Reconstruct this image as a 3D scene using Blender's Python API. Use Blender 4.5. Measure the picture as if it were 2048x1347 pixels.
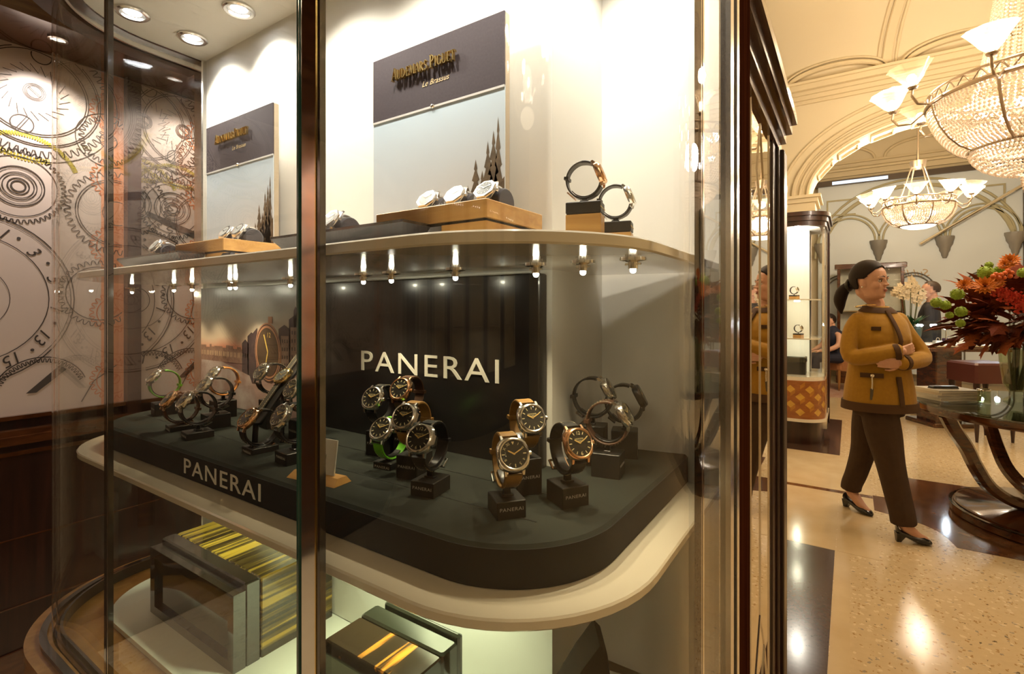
import bpy, bmesh, math, random
from math import sin, cos, pi, radians, sqrt
from mathutils import Vector, Matrix

for o in list(bpy.data.objects):
    bpy.data.objects.remove(o)
SC = bpy.context.scene
COL = SC.collection

# ------------------------------------------------------------------ camera
EYE = 1.395                      # camera height above the floor
FPX, HORIZON, YAW = 1013.0, 618.0, radians(33.7)
cam_d = bpy.data.cameras.new('camera')
cam = bpy.data.objects.new('camera', cam_d)
COL.objects.link(cam)
cam.location = (0, 0, EYE)
cam.rotation_euler = (radians(90), 0, YAW)
cam_d.sensor_fit = 'HORIZONTAL'
cam_d.sensor_width = 36.0
cam_d.lens = 36.0 * FPX / 2048.0
cam_d.shift_y = -(673.5 - HORIZON) / 2048.0
cam_d.clip_start = 0.02
cam_d.clip_end = 100
SC.camera = cam

# ------------------------------------------------------------------ world and exposure
W = bpy.data.worlds.new('world')
SC.world = W
W.use_nodes = True
W.node_tree.nodes['Background'].inputs[0].default_value = (1.0, 0.80, 0.55, 1)
W.node_tree.nodes['Background'].inputs[1].default_value = 0.05
SC.view_settings.view_transform = 'Standard'
SC.view_settings.look = 'None'
SC.view_settings.exposure = 0.18
SC.view_settings.gamma = 1.0
SC.view_settings.use_curve_mapping = False
try:
    SC.cycles.transparent_max_bounces = 20
    SC.cycles.max_bounces = 7
    SC.cycles.diffuse_bounces = 3
    SC.cycles.glossy_bounces = 4
    SC.cycles.use_adaptive_sampling = True
    SC.cycles.adaptive_threshold = .14
    SC.cycles.sample_clamp_indirect = 4.0
    SC.cycles.caustics_reflective = False
    SC.cycles.caustics_refractive = False
except Exception:
    pass

ROOM_WARM = (1.0, 0.80, 0.54)
CASE_WHITE = (1.0, 0.93, 0.82)

# ------------------------------------------------------------------ pixel rays (photograph frame 2048 x 1347) -> world points at a real distance
CA, SA = cos(YAW), sin(YAW)
def ray(px, py):
    dx = (px - 1024.0) / FPX
    return Vector((dx * CA - SA, dx * SA + CA, -(py - HORIZON) / FPX))
EYEV = Vector((0, 0, EYE))
def at_t(px, py, t): return EYEV + ray(px, py) * t
def at_z(px, py, z):
    r = ray(px, py); return EYEV + r * ((z - EYE) / r.z)
def at_y(px, py, y):
    r = ray(px, py); return EYEV + r * (y / r.y)
def at_x(px, py, x):
    r = ray(px, py); return EYEV + r * (x / r.x)

# ------------------------------------------------------------------ mesh helpers
class MB:
    def __init__(s): s.v = []; s.f = []; s.m = []; s.mi = 0
    def add(s, vs, fs, M=None):
        n = len(s.v)
        s.v += [tuple(M @ Vector(v)) if M is not None else tuple(v) for v in vs]
        s.f += [tuple(i + n for i in f) for f in fs]
        s.m += [s.mi] * len(fs)
        return s
    def box(s, c, d, M=None):
        x, y, z = c; a, b, h = d[0] / 2, d[1] / 2, d[2] / 2
        vs = [(x + i * a, y + j * b, z + k * h) for k in (-1, 1) for j in (-1, 1) for i in (-1, 1)]
        return s.add(vs, [(0, 2, 3, 1), (4, 5, 7, 6), (0, 1, 5, 4), (2, 6, 7, 3), (0, 4, 6, 2), (1, 3, 7, 5)], M)
    def bbox(s, x0, x1, y0, y1, z0, z1, M=None):
        return s.box(((x0 + x1) / 2, (y0 + y1) / 2, (z0 + z1) / 2), (x1 - x0, y1 - y0, z1 - z0), M)
    def cbox(s, x0, x1, y0, y1, z0, z1, b=.002, M=None):
        """box with chamfered vertical edges and chamfered top"""
        def ring(i): return [(x0 + i + b, y0 + i), (x1 - i - b, y0 + i), (x1 - i, y0 + i + b), (x1 - i, y1 - i - b), (x1 - i - b, y1 - i), (x0 + i + b, y1 - i), (x0 + i, y1 - i - b), (x0 + i, y0 + i + b)]
        vs = [(*p, z0) for p in ring(0)] + [(*p, z1 - b) for p in ring(0)] + [(*p, z1) for p in ring(b)]
        fs = [tuple(range(7, -1, -1)), tuple(range(16, 24))]
        for L in (0, 8):
            fs += [(L + i, L + (i + 1) % 8, L + 8 + (i + 1) % 8, L + 8 + i) for i in range(8)]
        return s.add(vs, fs, M)
    def prism(s, poly, z0, z1, M=None):
        """polygon (xy, counterclockwise) extruded along z"""
        n = len(poly)
        vs = [(p[0], p[1], z0) for p in poly] + [(p[0], p[1], z1) for p in poly]
        fs = [tuple(range(n - 1, -1, -1)), tuple(range(n, 2 * n))] + [(i, (i + 1) % n, n + (i + 1) % n, n + i) for i in range(n)]
        return s.add(vs, fs, M)
    def lathe(s, prof, n=24, M=None, a0=0.0, a1=2 * pi, closed=False):
        full = abs(a1 - a0 - 2 * pi) < 1e-6
        k = n if full else n + 1
        vs = []; fs = []
        for j in range(k):
            a = a0 + (a1 - a0) * j / n
            vs += [(r * cos(a), r * sin(a), z) for r, z in prof]
        m = len(prof)
        rng = range(m if closed else m - 1)
        for j in range(n):
            p, q = j * m, ((j + 1) % k) * m
            for i in rng:
                i2 = (i + 1) % m
                if prof[i][0] < 1e-7 and prof[i2][0] < 1e-7: continue
                if prof[i][0] < 1e-7: fs.append((p + i, q + i2, p + i2))
                elif prof[i2][0] < 1e-7: fs.append((p + i, q + i, p + i2))
                else: fs.append((p + i, q + i, q + i2, p + i2))
        return s.add(vs, fs, M)
    def loft(s, rings, cap=True, M=None, closed=True):
        n = len(rings[0]); vs = [p for r in rings for p in r]; fs = []
        for j in range(len(rings) - 1):
            for i in range(n if closed else n - 1):
                fs.append((j * n + i, j * n + (i + 1) % n, (j + 1) * n + (i + 1) % n, (j + 1) * n + i))
        if cap:
            fs.append(tuple(range(n - 1, -1, -1))); L = (len(rings) - 1) * n
            fs.append(tuple(range(L, L + n)))
        return s.add(vs, fs, M)
    def tube(s, path, r, n=8, closed=False, M=None, flat=None, cap=True):
        """tube along a polyline; r a number or a list; flat=(w,h) scales the section across/along the frame normal"""
        P = [Vector(p) for p in path]; k = len(P)
        R = r if isinstance(r, (list, tuple)) else [r] * k
        T = []
        for i in range(k):
            a = P[(i - 1) % k] if (closed or i > 0) else P[0]
            b = P[(i + 1) % k] if (closed or i < k - 1) else P[-1]
            d = (b - a); T.append(d.normalized() if d.length > 1e-9 else Vector((0, 0, 1)))
        up = Vector((0, 0, 1)) if abs(T[0].z) < .9 else Vector((1, 0, 0))
        N = (up - T[0] * up.dot(T[0])).normalized()
        rings = []
        for i in range(k):
            N = N - T[i] * N.dot(T[i])
            N = N.normalized() if N.length > 1e-6 else Vector((1, 0, 0))
            B = T[i].cross(N)
            fw, fh = flat if flat else (1, 1)
            rings.append([tuple(P[i] + (B * cos(2 * pi * j / n) * fw + N * sin(2 * pi * j / n) * fh) * R[i]) for j in range(n)])
        if closed: rings.append(rings[0])
        return s.loft(rings, cap=cap and not closed, M=M)
    def ribbon(s, path, w, t, wdir=(1, 0, 0), closed=False, M=None):
        """strap: path in a plane perpendicular to wdir, width w along wdir (number or list), thickness t outward"""
        P = [Vector(p) for p in path]; k = len(P); D = Vector(wdir).normalized()
        Wd = w if isinstance(w, (list, tuple)) else [w] * k
        Th = t if isinstance(t, (list, tuple)) else [t] * k
        rings = []
        for i in range(k):
            a = P[(i - 1) % k] if (closed or i > 0) else P[0]
            b = P[(i + 1) % k] if (closed or i < k - 1) else P[-1]
            T = (b - a).normalized(); N = D.cross(T)
            h = D * (Wd[i] / 2); e = N * (Th[i] / 2)
            c = min(Wd[i], Th[i]) * .25
            hc = D * (Wd[i] / 2 - c); ec = N * (Th[i] / 2 - c)
            rings.append([tuple(P[i] + q) for q in (-h - ec, -hc - e, hc - e, h - ec, h + ec, hc + e, -hc + e, -h + ec)])
        if closed: rings.append(rings[0])
        return s.loft(rings, cap=not closed, M=M)
    def sphere(s, c, r, n=12, m=8, M=None):
        r = r if isinstance(r, (list, tuple)) else (r, r, r)
        prof = [(sin(pi * i / m), -cos(pi * i / m)) for i in range(m + 1)]
        prof[0] = (0, -1); prof[-1] = (0, 1)
        T = Matrix.Translation(c) @ Matrix.Diagonal((r[0], r[1], r[2], 1))
        return s.lathe(prof, n, (M @ T) if M is not None else T)
    def strip(s, pts, w, z, closed=False, M=None):
        """flat ribbon of width w in the xy plane at height z (printing)"""
        k = len(pts); vs = []; fs = []
        for i in range(k):
            a = pts[(i - 1) % k] if (closed or i > 0) else pts[0]
            b = pts[(i + 1) % k] if (closed or i < k - 1) else pts[-1]
            dx, dy = b[0] - a[0], b[1] - a[1]; L = max(sqrt(dx * dx + dy * dy), 1e-9)
            nx, ny = -dy / L * w / 2, dx / L * w / 2
            vs += [(pts[i][0] + nx, pts[i][1] + ny, z), (pts[i][0] - nx, pts[i][1] - ny, z)]
        for i in range(k if closed else k - 1):
            j = (i + 1) % k; fs.append((2 * i, 2 * i + 1, 2 * j + 1, 2 * j))
        return s.add(vs, fs, M)
    def poly(s, pts, z, M=None):
        return s.add([(p[0], p[1], z) for p in pts], [tuple(range(len(pts)))], M)
    def mesh(s, name, mats, smooth=None):
        me = bpy.data.meshes.new(name)
        me.from_pydata(s.v, [], s.f)
        for m in (mats if isinstance(mats, (list, tuple)) else [mats]):
            me.materials.append(m)
        if any(s.m): me.polygons.foreach_set('material_index', s.m)
        bm = bmesh.new(); bm.from_mesh(me)
        bmesh.ops.recalc_face_normals(bm, faces=bm.faces)
        bm.to_mesh(me); bm.free()
        if smooth is not None:
            me.shade_smooth(); me.set_sharp_from_angle(angle=radians(smooth))
        me.update()
        return me
    def build(s, name, mats, parent=None, smooth=None, M=None):
        o = bpy.data.objects.new(name, s.mesh(name, mats, smooth))
        COL.objects.link(o)
        if M is not None: o.matrix_local = M
        if parent is not None: o.parent = parent
        return o

def tag(o, label=None, cat=None, group=None, kind=None):
    if label: o['label'] = label
    if cat: o['category'] = cat
    if group: o['group'] = group
    if kind: o['kind'] = kind
    return o
def thing(name, label, cat, loc=(0, 0, 0), rot=(0, 0, 0), group=None):
    o = bpy.data.objects.new(name, None); COL.objects.link(o)
    o.empty_display_size = .05
    o.location = loc; o.rotation_euler = rot
    return tag(o, label, cat, group)
def struct(o): o['kind'] = 'structure'; return o
def copy_tree(o, parent=None):
    c = o.copy(); COL.objects.link(c)
    if parent is not None: c.parent = parent
    for ch in list(o.children): copy_tree(ch, c)
    return c
def Rx(a): return Matrix.Rotation(a, 4, 'X')
def Ry(a): return Matrix.Rotation(a, 4, 'Y')
def Rz(a): return Matrix.Rotation(a, 4, 'Z')
def Tr(*p): return Matrix.Translation(p if len(p) == 3 else p[0])
def Sc(x, y=None, z=None): return Matrix.Diagonal((x, x if y is None else y, x if z is None else z, 1))

_txt = {}
def text_mb(string, size, extrude=0.0, shear=0.0, align='LEFT', spacing=1.0, sx=1.0, M=None, mb=None):
    """lettering as mesh data in the xy plane, baseline at y=0"""
    key = (string, shear, align, spacing)
    if key not in _txt:
        cu = bpy.data.curves.new('lettering', 'FONT')
        cu.body = string; cu.size = 1.0; cu.shear = shear; cu.align_x = align; cu.space_character = spacing
        cu.resolution_u = 3
        ob = bpy.data.objects.new('lettering', cu); COL.objects.link(ob)
        bpy.context.view_layer.update()
        me = bpy.data.meshes.new_from_object(ob.evaluated_get(bpy.context.evaluated_depsgraph_get()))
        _txt[key] = ([tuple(v.co) for v in me.vertices], [tuple(p.vertices) for p in me.polygons])
        bpy.data.objects.remove(ob); bpy.data.curves.remove(cu); bpy.data.meshes.remove(me)
    V, F = _txt[key]
    mb = mb or MB()
    S = Matrix.Diagonal((size * sx, size, 1, 1))
    T = (M @ S) if M is not None else S
    if extrude <= 0:
        mb.add(V, F, T)
    else:
        n = len(V)
        vs = [(x, y, extrude) for x, y, z in V] + [(x, y, 0) for x, y, z in V]
        fs = list(F) + [tuple(i + n for i in reversed(f)) for f in F]
        cnt = {}
        for f in F:
            for i in range(len(f)):
                e = (f[i], f[(i + 1) % len(f)])
                if (e[1], e[0]) in cnt: del cnt[(e[1], e[0])]
                else: cnt[e] = 1
        fs += [(b, a, a + n, b + n) for a, b in cnt]
        mb.add(vs, fs, T)
    return mb
def arc(cx, cy, r, a0, a1, n=24):
    ry = r[1] if isinstance(r, (list, tuple)) else r
    rx = r[0] if isinstance(r, (list, tuple)) else r
    return [(cx + rx * cos(a0 + (a1 - a0) * i / n), cy + ry * sin(a0 + (a1 - a0) * i / n)) for i in range(n + 1)]
def lerp(a, b, t): return a + (b - a) * t

# ------------------------------------------------------------------ materials
def _new(name):
    m = bpy.data.materials.new(name); m.use_nodes = True
    return m, m.node_tree.nodes, m.node_tree.links, m.node_tree.nodes['Principled BSDF']
def mat(name, col, rough=.5, metal=0., spec=None, coat=0., noise=None, bump=0., nscale=30., sheen=0., trans=0., emit=None):
    m, N, L, b = _new(name)
    b.inputs['Base Color'].default_value = (*col, 1)
    b.inputs['Roughness'].default_value = rough
    b.inputs['Metallic'].default_value = metal
    if spec is not None: b.inputs['Specular IOR Level'].default_value = spec
    if coat: b.inputs['Coat Weight'].default_value = coat; b.inputs['Coat Roughness'].default_value = .05
    if sheen: b.inputs['Sheen Weight'].default_value = sheen
    if trans: b.inputs['Transmission Weight'].default_value = trans
    if emit: b.inputs['Emission Color'].default_value = (*emit[0], 1); b.inputs['Emission Strength'].default_value = emit[1]
    if noise or bump:
        tc = N.new('ShaderNodeTexCoord'); nz = N.new('ShaderNodeTexNoise')
        nz.inputs['Scale'].default_value = nscale; nz.inputs['Detail'].default_value = 5
        L.new(tc.outputs['Object'], nz.inputs['Vector'])
        if noise:
            rp = N.new('ShaderNodeValToRGB')
            rp.color_ramp.elements[0].position = .3; rp.color_ramp.elements[1].position = .7
            rp.color_ramp.elements[0].color = (*col, 1); rp.color_ramp.elements[1].color = (*noise, 1)
            L.new(nz.outputs['Fac'], rp.inputs['Fac']); L.new(rp.outputs['Color'], b.inputs['Base Color'])
        if bump:
            bp = N.new('ShaderNodeBump'); bp.inputs['Strength'].default_value = bump; bp.inputs['Distance'].default_value = .002
            L.new(nz.outputs['Fac'], bp.inputs['Height']); L.new(bp.outputs['Normal'], b.inputs['Normal'])
    return m
def wood(name, c0, c1, scale=(3, 3, 40), rough=.35, coat=.3, sharp=(.35, .65), detail=6, dist=.6):
    """grain: noise stretched along one object axis"""
    m, N, L, b = _new(name)
    tc = N.new('ShaderNodeTexCoord'); mp = N.new('ShaderNodeMapping'); nz = N.new('ShaderNodeTexNoise'); rp = N.new('ShaderNodeValToRGB')
    mp.inputs['Scale'].default_value = scale
    nz.inputs['Scale'].default_value = 1.0; nz.inputs['Detail'].default_value = detail; nz.inputs['Distortion'].default_value = dist
    rp.color_ramp.elements[0].position, rp.color_ramp.elements[1].position = sharp
    rp.color_ramp.elements[0].color = (*c0, 1); rp.color_ramp.elements[1].color = (*c1, 1)
    L.new(tc.outputs['Object'], mp.inputs['Vector']); L.new(mp.outputs['Vector'], nz.inputs['Vector'])
    L.new(nz.outputs['Fac'], rp.inputs['Fac']); L.new(rp.outputs['Color'], b.inputs['Base Color'])
    b.inputs['Roughness'].default_value = rough
    b.inputs['Coat Weight'].default_value = coat; b.inputs['Coat Roughness'].default_value = .06
    return m
def glass_mat(name, tint, refl0, gloss=(1, 1, 1)):
    """thin clear sheet: straight-through transmission plus Schlick reflection"""
    m, N, L, b = _new(name); N.remove(b)
    out = N['Material Output']
    lw = N.new('ShaderNodeLayerWeight'); lw.inputs['Blend'].default_value = .5
    pw = N.new('ShaderNodeMath'); pw.operation = 'POWER'; pw.inputs[1].default_value = 6
    ma = N.new('ShaderNodeMath'); ma.operation = 'MULTIPLY_ADD'; ma.inputs[1].default_value = .9 - refl0; ma.inputs[2].default_value = refl0
    tr = N.new('ShaderNodeBsdfTransparent'); tr.inputs[0].default_value = (*tint, 1)
    gl = N.new('ShaderNodeBsdfGlossy'); gl.inputs['Color'].default_value = (*gloss, 1); gl.inputs['Roughness'].default_value = 0.0
    mx = N.new('ShaderNodeMixShader')
    L.new(lw.outputs['Facing'], pw.inputs[0]); L.new(pw.outputs[0], ma.inputs[0]); L.new(ma.outputs[0], mx.inputs[0])
    L.new(tr.outputs[0], mx.inputs[1]); L.new(gl.outputs[0], mx.inputs[2]); L.new(mx.outputs[0], out.inputs['Surface'])
    return m
def emit_mat(name, col, s):
    m, N, L, b = _new(name); N.remove(b)
    e = N.new('ShaderNodeEmission'); e.inputs[0].default_value = (*col, 1); e.inputs[1].default_value = s
    L.new(e.outputs[0], N['Material Output'].inputs['Surface'])
    return m
def terrazzo_mat():
    m, N, L, b = _new('cream_terrazzo')
    tc = N.new('ShaderNodeTexCoord')
    def vor(scale, seed_off):
        mp = N.new('ShaderNodeMapping'); mp.inputs['Location'].default_value = (seed_off, seed_off * 2, 0)
        L.new(tc.outputs['Object'], mp.inputs['Vector'])
        v = N.new('ShaderNodeTexVoronoi'); v.inputs['Scale'].default_value = scale
        nz = N.new('ShaderNodeTexNoise'); nz.inputs['Scale'].default_value = scale * 1.3
        mxv = N.new('ShaderNodeMixRGB'); mxv.inputs[0].default_value = .03
        L.new(mp.outputs[0], nz.inputs['Vector']); L.new(mp.outputs[0], mxv.inputs[1]); L.new(nz.outputs['Color'], mxv.inputs[2])
        L.new(mxv.outputs[0], v.inputs['Vector'])
        return v
    cur = None
    base = N.new('ShaderNodeTexNoise'); base.inputs['Scale'].default_value = 25
    L.new(tc.outputs['Object'], base.inputs['Vector'])
    rp = N.new('ShaderNodeValToRGB')
    rp.color_ramp.elements[0].color = (.60, .465, .28, 1); rp.color_ramp.elements[1].color = (.72, .58, .38, 1)
    L.new(base.outputs['Fac'], rp.inputs['Fac']); cur = rp.outputs['Color']
    for scale, off, thr, frac, col in ((55, 3.1, .33, .22, (.36, .20, .06)), (42, 7.7, .30, .12, (.30, .27, .24)), (38, 1.3, .34, .30, (.82, .70, .50)), (60, 5.2, .32, .05, (.05, .035, .02))):
        v = vor(scale, off)
        near = N.new('ShaderNodeMath'); near.operation = 'LESS_THAN'; near.inputs[1].default_value = thr
        L.new(v.outputs['Distance'], near.inputs[0])
        sep = N.new('ShaderNodeSeparateColor'); L.new(v.outputs['Color'], sep.inputs[0])
        pick = N.new('ShaderNodeMath'); pick.operation = 'LESS_THAN'; pick.inputs[1].default_value = frac
        L.new(sep.outputs[0], pick.inputs[0])
        mul = N.new('ShaderNodeMath'); mul.operation = 'MULTIPLY'
        L.new(near.outputs[0], mul.inputs[0]); L.new(pick.outputs[0], mul.inputs[1])
        mul2 = N.new('ShaderNodeMath'); mul2.operation = 'MULTIPLY'; mul2.inputs[1].default_value = .75
        L.new(mul.outputs[0], mul2.inputs[0])
        mx = N.new('ShaderNodeMixRGB'); mx.inputs[2].default_value = (*col, 1)
        L.new(mul2.outputs[0], mx.inputs[0]); L.new(cur, mx.inputs[1]); cur = mx.outputs[0]
    L.new(cur, b.inputs['Base Color'])
    b.inputs['Roughness'].default_value = .16
    return m
def stripe_mat(name, c0, c1, c2, scale, axis, rough=.12, coat=.6, pos=(.40, .52, .62)):
    """zebrano veneer: long stripes across one axis"""
    m, N, L, b = _new(name)
    tc = N.new('ShaderNodeTexCoord'); mp = N.new('ShaderNodeMapping'); nz = N.new('ShaderNodeTexNoise'); rp = N.new('ShaderNodeValToRGB')
    mp.inputs['Scale'].default_value = scale
    nz.inputs['Scale'].default_value = 1.0; nz.inputs['Detail'].default_value = 3; nz.inputs['Distortion'].default_value = .15
    e = rp.color_ramp.elements
    e[0].position = pos[0]; e[0].color = (*c0, 1); e[1].position = pos[2]; e[1].color = (*c2, 1)
    k = e.new(pos[1]); k.color = (*c1, 1)
    L.new(tc.outputs['Object'], mp.inputs['Vector']); L.new(mp.outputs['Vector'], nz.inputs['Vector'])
    L.new(nz.outputs['Fac'], rp.inputs['Fac']); L.new(rp.outputs['Color'], b.inputs['Base Color'])
    b.inputs['Roughness'].default_value = rough; b.inputs['Coat Weight'].default_value = coat; b.inputs['Coat Roughness'].default_value = .03
    return m

M_ = {}
M_['wall_white'] = mat('case_white_fabric_wall', (.80, .77, .70), .75, bump=.05, nscale=400)
M_['corian'] = mat('cream_lacquer_shelf', (.76, .69, .56), .12, coat=.5)
M_['case_ceiling'] = mat('case_ceiling_cream', (.80, .77, .70), .6)
M_['felt'] = mat('black_green_suede', (.006, .009, .006), .95, sheen=.03, noise=(.013, .018, .012), nscale=14)
M_['felt_edge'] = mat('black_suede_edge', (.005, .005, .006), .9, sheen=.03)
M_['black'] = mat('black_satin', (.010, .009, .009), .32)
M_['stand'] = mat('stand_matt_black', (.014, .013, .012), .45, bump=.03, nscale=300)
M_['board_black'] = mat('black_board', (.012, .011, .011), .30, coat=.15)
M_['chrome'] = mat('polished_chrome', (.82, .79, .74), .09, 1)
M_['steel'] = mat('polished_steel', (.84, .82, .78), .20, 1)
M_['steel_white'] = mat('bright_steel', (.88, .87, .85), .25, 1)
M_['rose'] = mat('rose_gold', (.90, .56, .34), .20, 1)
M_['gold'] = mat('yellow_gold', (.92, .66, .24), .16, 1)
M_['brass'] = mat('brushed_brass_letters', (.86, .63, .24), .25, 1)
M_['dial'] = mat('black_dial', (.012, .011, .010), .35)
M_['dial_white'] = mat('silver_dial', (.55, .54, .52), .35)
M_['dial_grey'] = mat('grey_dial', (.10, .10, .10), .35)
M_['lume'] = mat('cream_lume', (.80, .68, .36), .5)
M_['hand_gold'] = mat('gilt_hands', (.85, .60, .22), .3, .6)
M_['white_print'] = mat('white_print', (.78, .75, .66), .6)
M_['grey_print'] = mat('grey_print', (.50, .48, .42), .6)
M_['tan'] = mat('tan_leather', (.30, .165, .035), .6, noise=(.24, .12, .025), bump=.15, nscale=160)
M_['brown'] = mat('brown_leather', (.07, .03, .014), .5, bump=.15, nscale=160)
M_['blackleather'] = mat('black_leather', (.012, .011, .011), .42, bump=.2, nscale=160)
M_['green'] = mat('lime_strap', (.13, .45, .015), .5)
M_['orange'] = mat('orange_strap', (.6, .22, .03), .5)
M_['stitch'] = mat('cream_thread', (.62, .52, .34), .8)
M_['cushion'] = mat('charcoal_suede_cushion', (.045, .038, .040), .95, sheen=.3)
M_['oak'] = wood('light_oak', (.60, .34, .105), (.44, .225, .06), (4, 4, 70), .4, .2)
M_['oak_x'] = wood('light_oak_lengthwise', (.60, .34, .105), (.46, .24, .07), (3, 40, 90), .4, .2)
M_['mahog'] = wood('dark_mahogany', (.040, .010, .005), (.016, .004, .002), (30, 30, 2.5), .35, .25)
M_['stile'] = wood('matt_mahogany', (.060, .018, .008), (.030, .009, .005), (60, 60, 2.5), .6, .0)
M_['stile'].node_tree.nodes['Principled BSDF'].inputs['Specular IOR Level'].default_value = .0
M_['mahog_y'] = wood('dark_mahogany_along', (.085, .030, .012), (.040, .012, .006), (30, 2.5, 30), .22, .6)
M_['walnut'] = wood('polished_walnut', (.115, .038, .012), (.050, .016, .006), (8, 8, 30), .14, .8)
M_['honey'] = wood('honey_wood', (.36, .17, .045), (.24, .10, .024), (18, 18, 4), .2, .6)
M_['zebra_y'] = stripe_mat('zebrano_gold', (.020, .013, .006), (.085, .055, .012), (.36, .23, .03), (85, 2.5, 85), 1)
M_['zebra_x'] = stripe_mat('zebrano_amber', (.020, .012, .006), (.045, .022, .008), (.62, .23, .03), (38, 3, 38), 0, pos=(.52, .58, .64))
M_['lacquer'] = mat('dark_brown_lacquer', (.028, .022, .018), .08, coat=1)
M_['lacquer_green'] = mat('black_lacquer', (.012, .014, .009), .07, coat=1)
M_['glass'] = glass_mat('display_glass', (.985, .99, .975), .028)
M_['glass_edge'] = mat('green_glass_edge', (.03, .10, .085), .05, coat=1)
M_['shade_glass'] = glass_mat('frosted_cup_glass', (.97, .90, .80), .12)
M_['vase_glass'] = glass_mat('vase_glass', (.80, .83, .72), .08)
M_['tabletop_glass'] = glass_mat('tabletop_glass', (.55, .58, .52), .10)
M_['mirror'] = mat('mirror', (.90, .86, .80), .015, 1)
M_['mirror_soft'] = mat('aged_mirror', (.60, .58, .54), .12, 1)
M_['floor'] = terrazzo_mat()
M_['cream_marble'] = mat('cream_marble_strip', (.68, .545, .345), .14, noise=(.62, .48, .29), nscale=6)
M_['granite'] = mat('dark_brown_granite', (.050, .026, .018), .14, noise=(.075, .04, .028), nscale=60)
M_['marble_brown'] = mat('veined_brown_marble', (.17, .075, .032), .10, noise=(.085, .032, .014), nscale=9)
M_['plaster'] = mat('cream_plaster', (.80, .69, .49), .8)
M_['plaster_dark'] = mat('cream_plaster_trim', (.76, .64, .43), .75)
M_['plaster_line'] = mat('shadow_gap_paint', (.50, .36, .18), .8)
M_['rug'] = mat('faded_rose_rug', (.34, .17, .13), .95, noise=(.42, .30, .24), nscale=9)
M_['black_line'] = mat('dark_slot', (.01, .008, .006), .8)
# ================================================================== THE ROOM
XL, XR, YB, YF = -2.6, 4.3, -4.6, 12.6     # left wall, right wall, rear wall behind the camera, far wall
floor = struct(MB().bbox(XL - .1, XR + .1, YB - .1, YF + .1, -.10, 0).build('floor', M_['floor']))
def inlay(name, poly, m, z=.0012):
    return MB().prism(poly, -.004, z).build(name, m, floor)
def rect(x0, x1, y0, y1): return [(x0, y0), (x1, y0), (x1, y1), (x0, y1)]
inlay('granite_slab', rect(-.95, -.072, .95, 3.47), M_['granite'], .002)
inlay('granite_slab', rect(-.95, -.08, 5.76, 7.6), M_['granite'], .002)
inlay('border_strip', rect(-.068, .0, .3, 3.466), M_['cream_marble'])
for x0, x1 in ((-.95, -.069), (-.065, .138)):
    inlay('floor_tile', rect(x0, x1, 3.474, 4.575), M_['cream_marble'])
inlay('brown_band', rect(-.95, .14, 4.58, 4.64), M_['marble_brown'])
inlay('floor_tile', rect(-.95, .138, 4.645, 5.755), M_['cream_marble'])
inlay('marble_surround', [(.142, 4.66), (.142, 4.32), (.335, 4.25), (.40, 4.205), (.458, 4.14), (.495, 4.04), (.523, 3.91), (.85, 3.91), (3.2, 3.91), (3.2, 5.3), (.30, 5.3), (.30, 4.66)], M_['marble_brown'])
inlay('far_tile', rect(-.9, 3.9, 7.7, 9.2), M_['cream_marble'])

wall_left = struct(MB().bbox(XL - .1, XL, YB, 1.45, 0, 5.2).build('wall_left', M_['mahog']))
wall_right = struct(MB().bbox(XR, XR + .1, YB, YF, 0, 5.2).build('wall_right', M_['plaster']))
wall_back = struct(MB().bbox(-2.0, XR, YF, YF + .1, 0, 5.2).build('wall_back', M_['plaster']))
wall_rear = struct(MB().bbox(XL, XR, YB - .1, YB, 0, 5.2).build('wall_rear', M_['mahog']))
ceiling = struct(MB().bbox(XL - .1, XR + .1, YB - .1, YF + .1, 5.2, 5.3).build('ceiling', M_['plaster']))
# core behind the showcase and alcove walls beyond it
m = MB().bbox(-1.45, -.215, .955, 1.74, 0, 5.2).bbox(XL, -1.45, 1.36, 1.5, 0, 5.2)
wall_core = struct(m.build('wall_core', M_['plaster']))
m = MB().bbox(-1.05, -.95, 1.74, 5.9, 0, 5.2)
wall_side = struct(m.build('wall_side', M_['plaster']))

# cross wall with the big arch
AX, AA, AB, AZ = .90, 1.30, .75, 2.745
arch = [(AX + AA * cos(t), AZ + AB * sin(t)) for t in [pi - pi * i / 32 for i in range(33)]]
outl = [(-2.0, 0), (-.4, 0)] + arch + [(2.2, 0), (XR, 0), (XR, 5.2), (-2.0, 5.2)]
M_XZ = Matrix(((1, 0, 0, 0), (0, 0, -1, 0), (0, 1, 0, 0), (0, 0, 0, 1)))      # xy drawing -> xz plane, extrusion towards -y
wall_arch = struct(MB().prism(outl, -7.40, -7.0, M_XZ).build('wall_arch', M_['plaster']))
def arch_path(k, d, y, n=40):
    return [(AX + (AA + d) * cos(pi - pi * i / n), y, AZ + (AB + d) * sin(pi - pi * i / n)) for i in range(n + 1)]
for d, w, t in ((.02, .10, .035), (.10, .06, .03), (.17, .08, .05), (.30, .05, .03)):
    MB().ribbon(arch_path(40, d, 6.995), w, t, (0, 1, 0)).build('arch_moulding', M_['plaster_dark'], wall_arch, 40)
for i in range(1, 9):                                                       # coffers on the underside of the arch
    a = pi - pi * (i + .5) / 10
    c = Vector((AX + (AA - .012) * cos(a), 7.2, AZ + (AB - .012) * sin(a)))
    tn = Vector((-AA * sin(a), 0, AB * cos(a))).normalized()
    R = Matrix((tn, Vector((0, 1, 0)), tn.cross(Vector((0, 1, 0))))).transposed().to_4x4()
    mb = MB()
    for x0, x1, y0, y1 in ((-.12, .12, -.14, -.11), (-.12, .12, .11, .14), (-.12, -.095, -.11, .11), (.095, .12, -.11, .11)):
        mb.bbox(x0, x1, y0, y1, -.015, .015, Tr(c) @ R)
    mb.build('arch_coffer', M_['plaster_dark'], wall_arch)
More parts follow.
